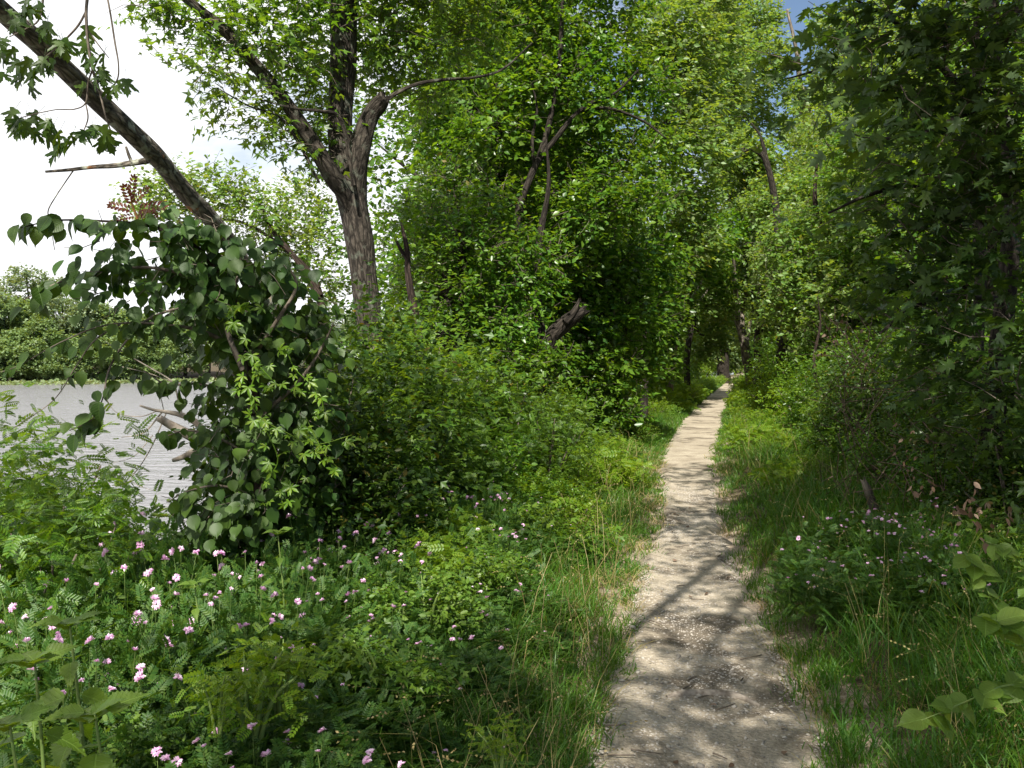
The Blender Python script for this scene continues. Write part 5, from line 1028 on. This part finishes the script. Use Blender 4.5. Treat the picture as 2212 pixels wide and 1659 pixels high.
# dry seeding stalks
x, y, d = scatter(560, 2.3, 24, .8, 2.1, 1, False); x2, y2, d2 = scatter(260, 2.2, 14, .5, 1.0, -1, False); x3, y3, d3 = scatter(700, 2.3, 3.6, 1.1, 2.6, 1)
x, y = np.concatenate([x, x2, x3]), np.concatenate([y, y2, y3]); n = len(x)
h = rng.uniform(.32, .62, n); h[-len(x3):] *= .45; q1 = blades(x, y, h, rng.uniform(.1, .8, n), np.full(n, .0028)*np.interp(y, [3, 20], [1, 2.5]), .5)
V7 = q1[0].reshape(-1, 7, 3); tipP = V7[:, 6]; tipD = unit(V7[:, 6] - V7[:, 4]); Ls = [q1]
for j in range(5): Ls.append(place('diamond', tipP - tipD*.016*j, tipD + .35*rng.normal(0, 1, (n, 3)), rdir(n), .013))
V, T, _ = join(Ls); obj('seeding_grass', mesh('seeding_grass', V, T), M['dry'], kind='stuff', label='dry straw-coloured seeding grass stalks beside the path', category='grass')
# low weeds and litter filling the ground between bushes
def cover(n, ylo, yhi, dlo, dhi, side, leaf, hmax):
    y = ylo*(yhi/ylo)**rng.uniform(0, 1, n); d = rng.uniform(dlo, dhi, n); x = path_x(y) + side*d
    P = np.stack([x, y, ground(x, y) + rng.uniform(.02, 1, n)*hmax*np.interp(d, [dlo, dlo+.8], [.4, 1])], -1); sc = leaf*rng.uniform(.6, 1.3, n)*np.interp(y, [4, 12, 40], [1, 1.4, 3])
    return place('diamond', P, rdir(n)*[1, 1, .5], np.array([0, 0, 1.]) + .6*rng.normal(0, 1, (n, 3)), sc)
V, T, _ = join([cover(26000, 3, 70, .95, 6, 1, .045, .30), cover(22000, 4.5, 70, .9, 5, -1, .045, .32)])
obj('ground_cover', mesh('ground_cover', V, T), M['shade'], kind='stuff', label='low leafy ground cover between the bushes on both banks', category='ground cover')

# ================================================================ STONES, TWIGS, ROOT ON THE PATH
def stone_mesh(seed):
    r = np.random.default_rng(seed)
    v = np.array([(0, 0, 1), (.9, 0, .45), (.28, .85, .4), (-.72, .53, .5), (-.72, -.53, .4), (.28, -.85, .5), (.72, .53, -.4), (-.28, .85, -.5), (-.9, 0, -.4), (-.28, -.85, -.4), (.72, -.53, -.5), (0, 0, -1)])*r.uniform(.7, 1.2, (12, 1))
    v = v*[1, r.uniform(.6, .9), r.uniform(.3, .5)]
    t = [[0, 1, 2], [0, 2, 3], [0, 3, 4], [0, 4, 5], [0, 5, 1], [1, 6, 2], [2, 7, 3], [3, 8, 4], [4, 9, 5], [5, 10, 1], [2, 6, 7], [3, 7, 8], [4, 8, 9], [5, 9, 10], [1, 10, 6], [11, 7, 6], [11, 8, 7], [11, 9, 8], [11, 10, 9], [11, 6, 10]]
    return v, np.array(t)
stm = [mesh('stone', *stone_mesh(s)) for s in range(8)]
for q in range(280):
    y = 3.0 + 2.6*rng.random()**1.6; u = rng.normal(0, .55); u = np.clip(u, -1.15, 1.15) if q % 3 else rng.choice([-1, 1])*rng.uniform(.5, 1.1)
    x = path_x(y) + u*path_half(y)
    s_ = rng.uniform(.007, .017)*(1.5 if rng.random() < .12 else 1)
    o = obj('stone', stm[q % 8], M['stone'], path, (x, y, path_z(x, y) + .003)); o.scale = (s_,)*3; o.rotation_euler = (rng.normal(0, .25), rng.normal(0, .25), rng.uniform(0, 6.28))
n = 26000; y = 2.6*(11/2.6)**rng.random(n); u = rng.uniform(-1.12, 1.12, n); x = path_x(y) + u*path_half(y)
sv0 = np.array([(1, 0, .1), (.2, .8, 0), (-.9, .2, .1), (-.1, -.75, 0), (.1, .05, .5)]); stt = np.array([[0, 1, 4], [1, 2, 4], [2, 3, 4], [3, 0, 4]]); sz = rng.uniform(.003, .0105, n)*np.where(wob(x*2.6, y*2.6) + rng.normal(0, .5, n) > .1, 1, .45)
z = path_z(x, y); c_, s_ = np.cos(u*40), np.sin(u*40)
V = np.stack([sv0[None, :, 0]*c_[:, None] - sv0[None, :, 1]*s_[:, None], sv0[None, :, 0]*s_[:, None] + sv0[None, :, 1]*c_[:, None], np.repeat(sv0[None, :, 2], n, 0)], -1)*sz[:, None, None] + np.stack([x, y, z], -1)[:, None]
T = (stt[None] + (np.arange(n)*5)[:, None, None]).reshape(-1, 3)
obj('gravel', mesh('gravel', V.reshape(-1, 3), T), M['stone'], path, kind='stuff')
root_rows = []
for (px, py) in [(1440, 1506), (1475, 1497), (1520, 1492), (1565, 1494), (1600, 1502), (1640, 1520)]:
    Y = EYE*F/(py-HZ)*.995; p = W(px, py, Y); root_rows.append((p[0], p[1], path_z(p[0], p[1]) + .002, .020 if 1460 < px < 1620 else .009))
V, T, uv = tube(root_rows, 12, 6, .06); r0 = np.array(root_rows[0][:3])
o = obj('tree_root', mesh('tree_root', V-r0, T, uv, True), M['dead'], loc=r0); o['label'] = 'worn tree root lying across the near stony path'; o['category'] = 'root'
for q in range(26):
    y = 3.3 + 5*rng.random()**1.4; u = rng.uniform(-1, 1); x = path_x(y) + u*path_half(y); a = rng.normal(0, .5); l = rng.uniform(.05, .16); z = path_z(x, y) + .012
    rows = [(0, 0, 0, .004), (math.cos(a)*l*.5, math.sin(a)*l*.5, .006, .0035), (math.cos(a+.2)*l, math.sin(a+.2)*l, 0, .002)]
    V, T, uv = tube(rows, 5, 3, .05); o = obj('twig', mesh('twig', V, T, uv, True), M['twig'], loc=(x, y, z)); o['label'] = 'small dead twig lying on the trodden path'; o['category'] = 'twig'; o['group'] = 'twigs on the path'
for q in range(30):
    y = 3.3 + 6*rng.random()**1.3; u = rng.uniform(-1.1, 1.1); x = path_x(y) + u*path_half(y); z = path_z(x, y) + .012
    o = leaf_obj(vl[q % 3], M['deadleaf'], None, (0, 0, 0), (x, y, z), rng.normal(0, 1, 3)*[1, 1, .1], (rng.normal(0, .3), rng.normal(0, .3), 1), rng.uniform(.02, .04), 'fallen_leaf'); o['label'] = 'curled brown fallen leaf on the trodden path'; o['category'] = 'leaf'; o['group'] = 'fallen leaves on the path'
print('TRIS', TRI[0], 'OBJS', len(S.objects), 'VETCH', cnt)
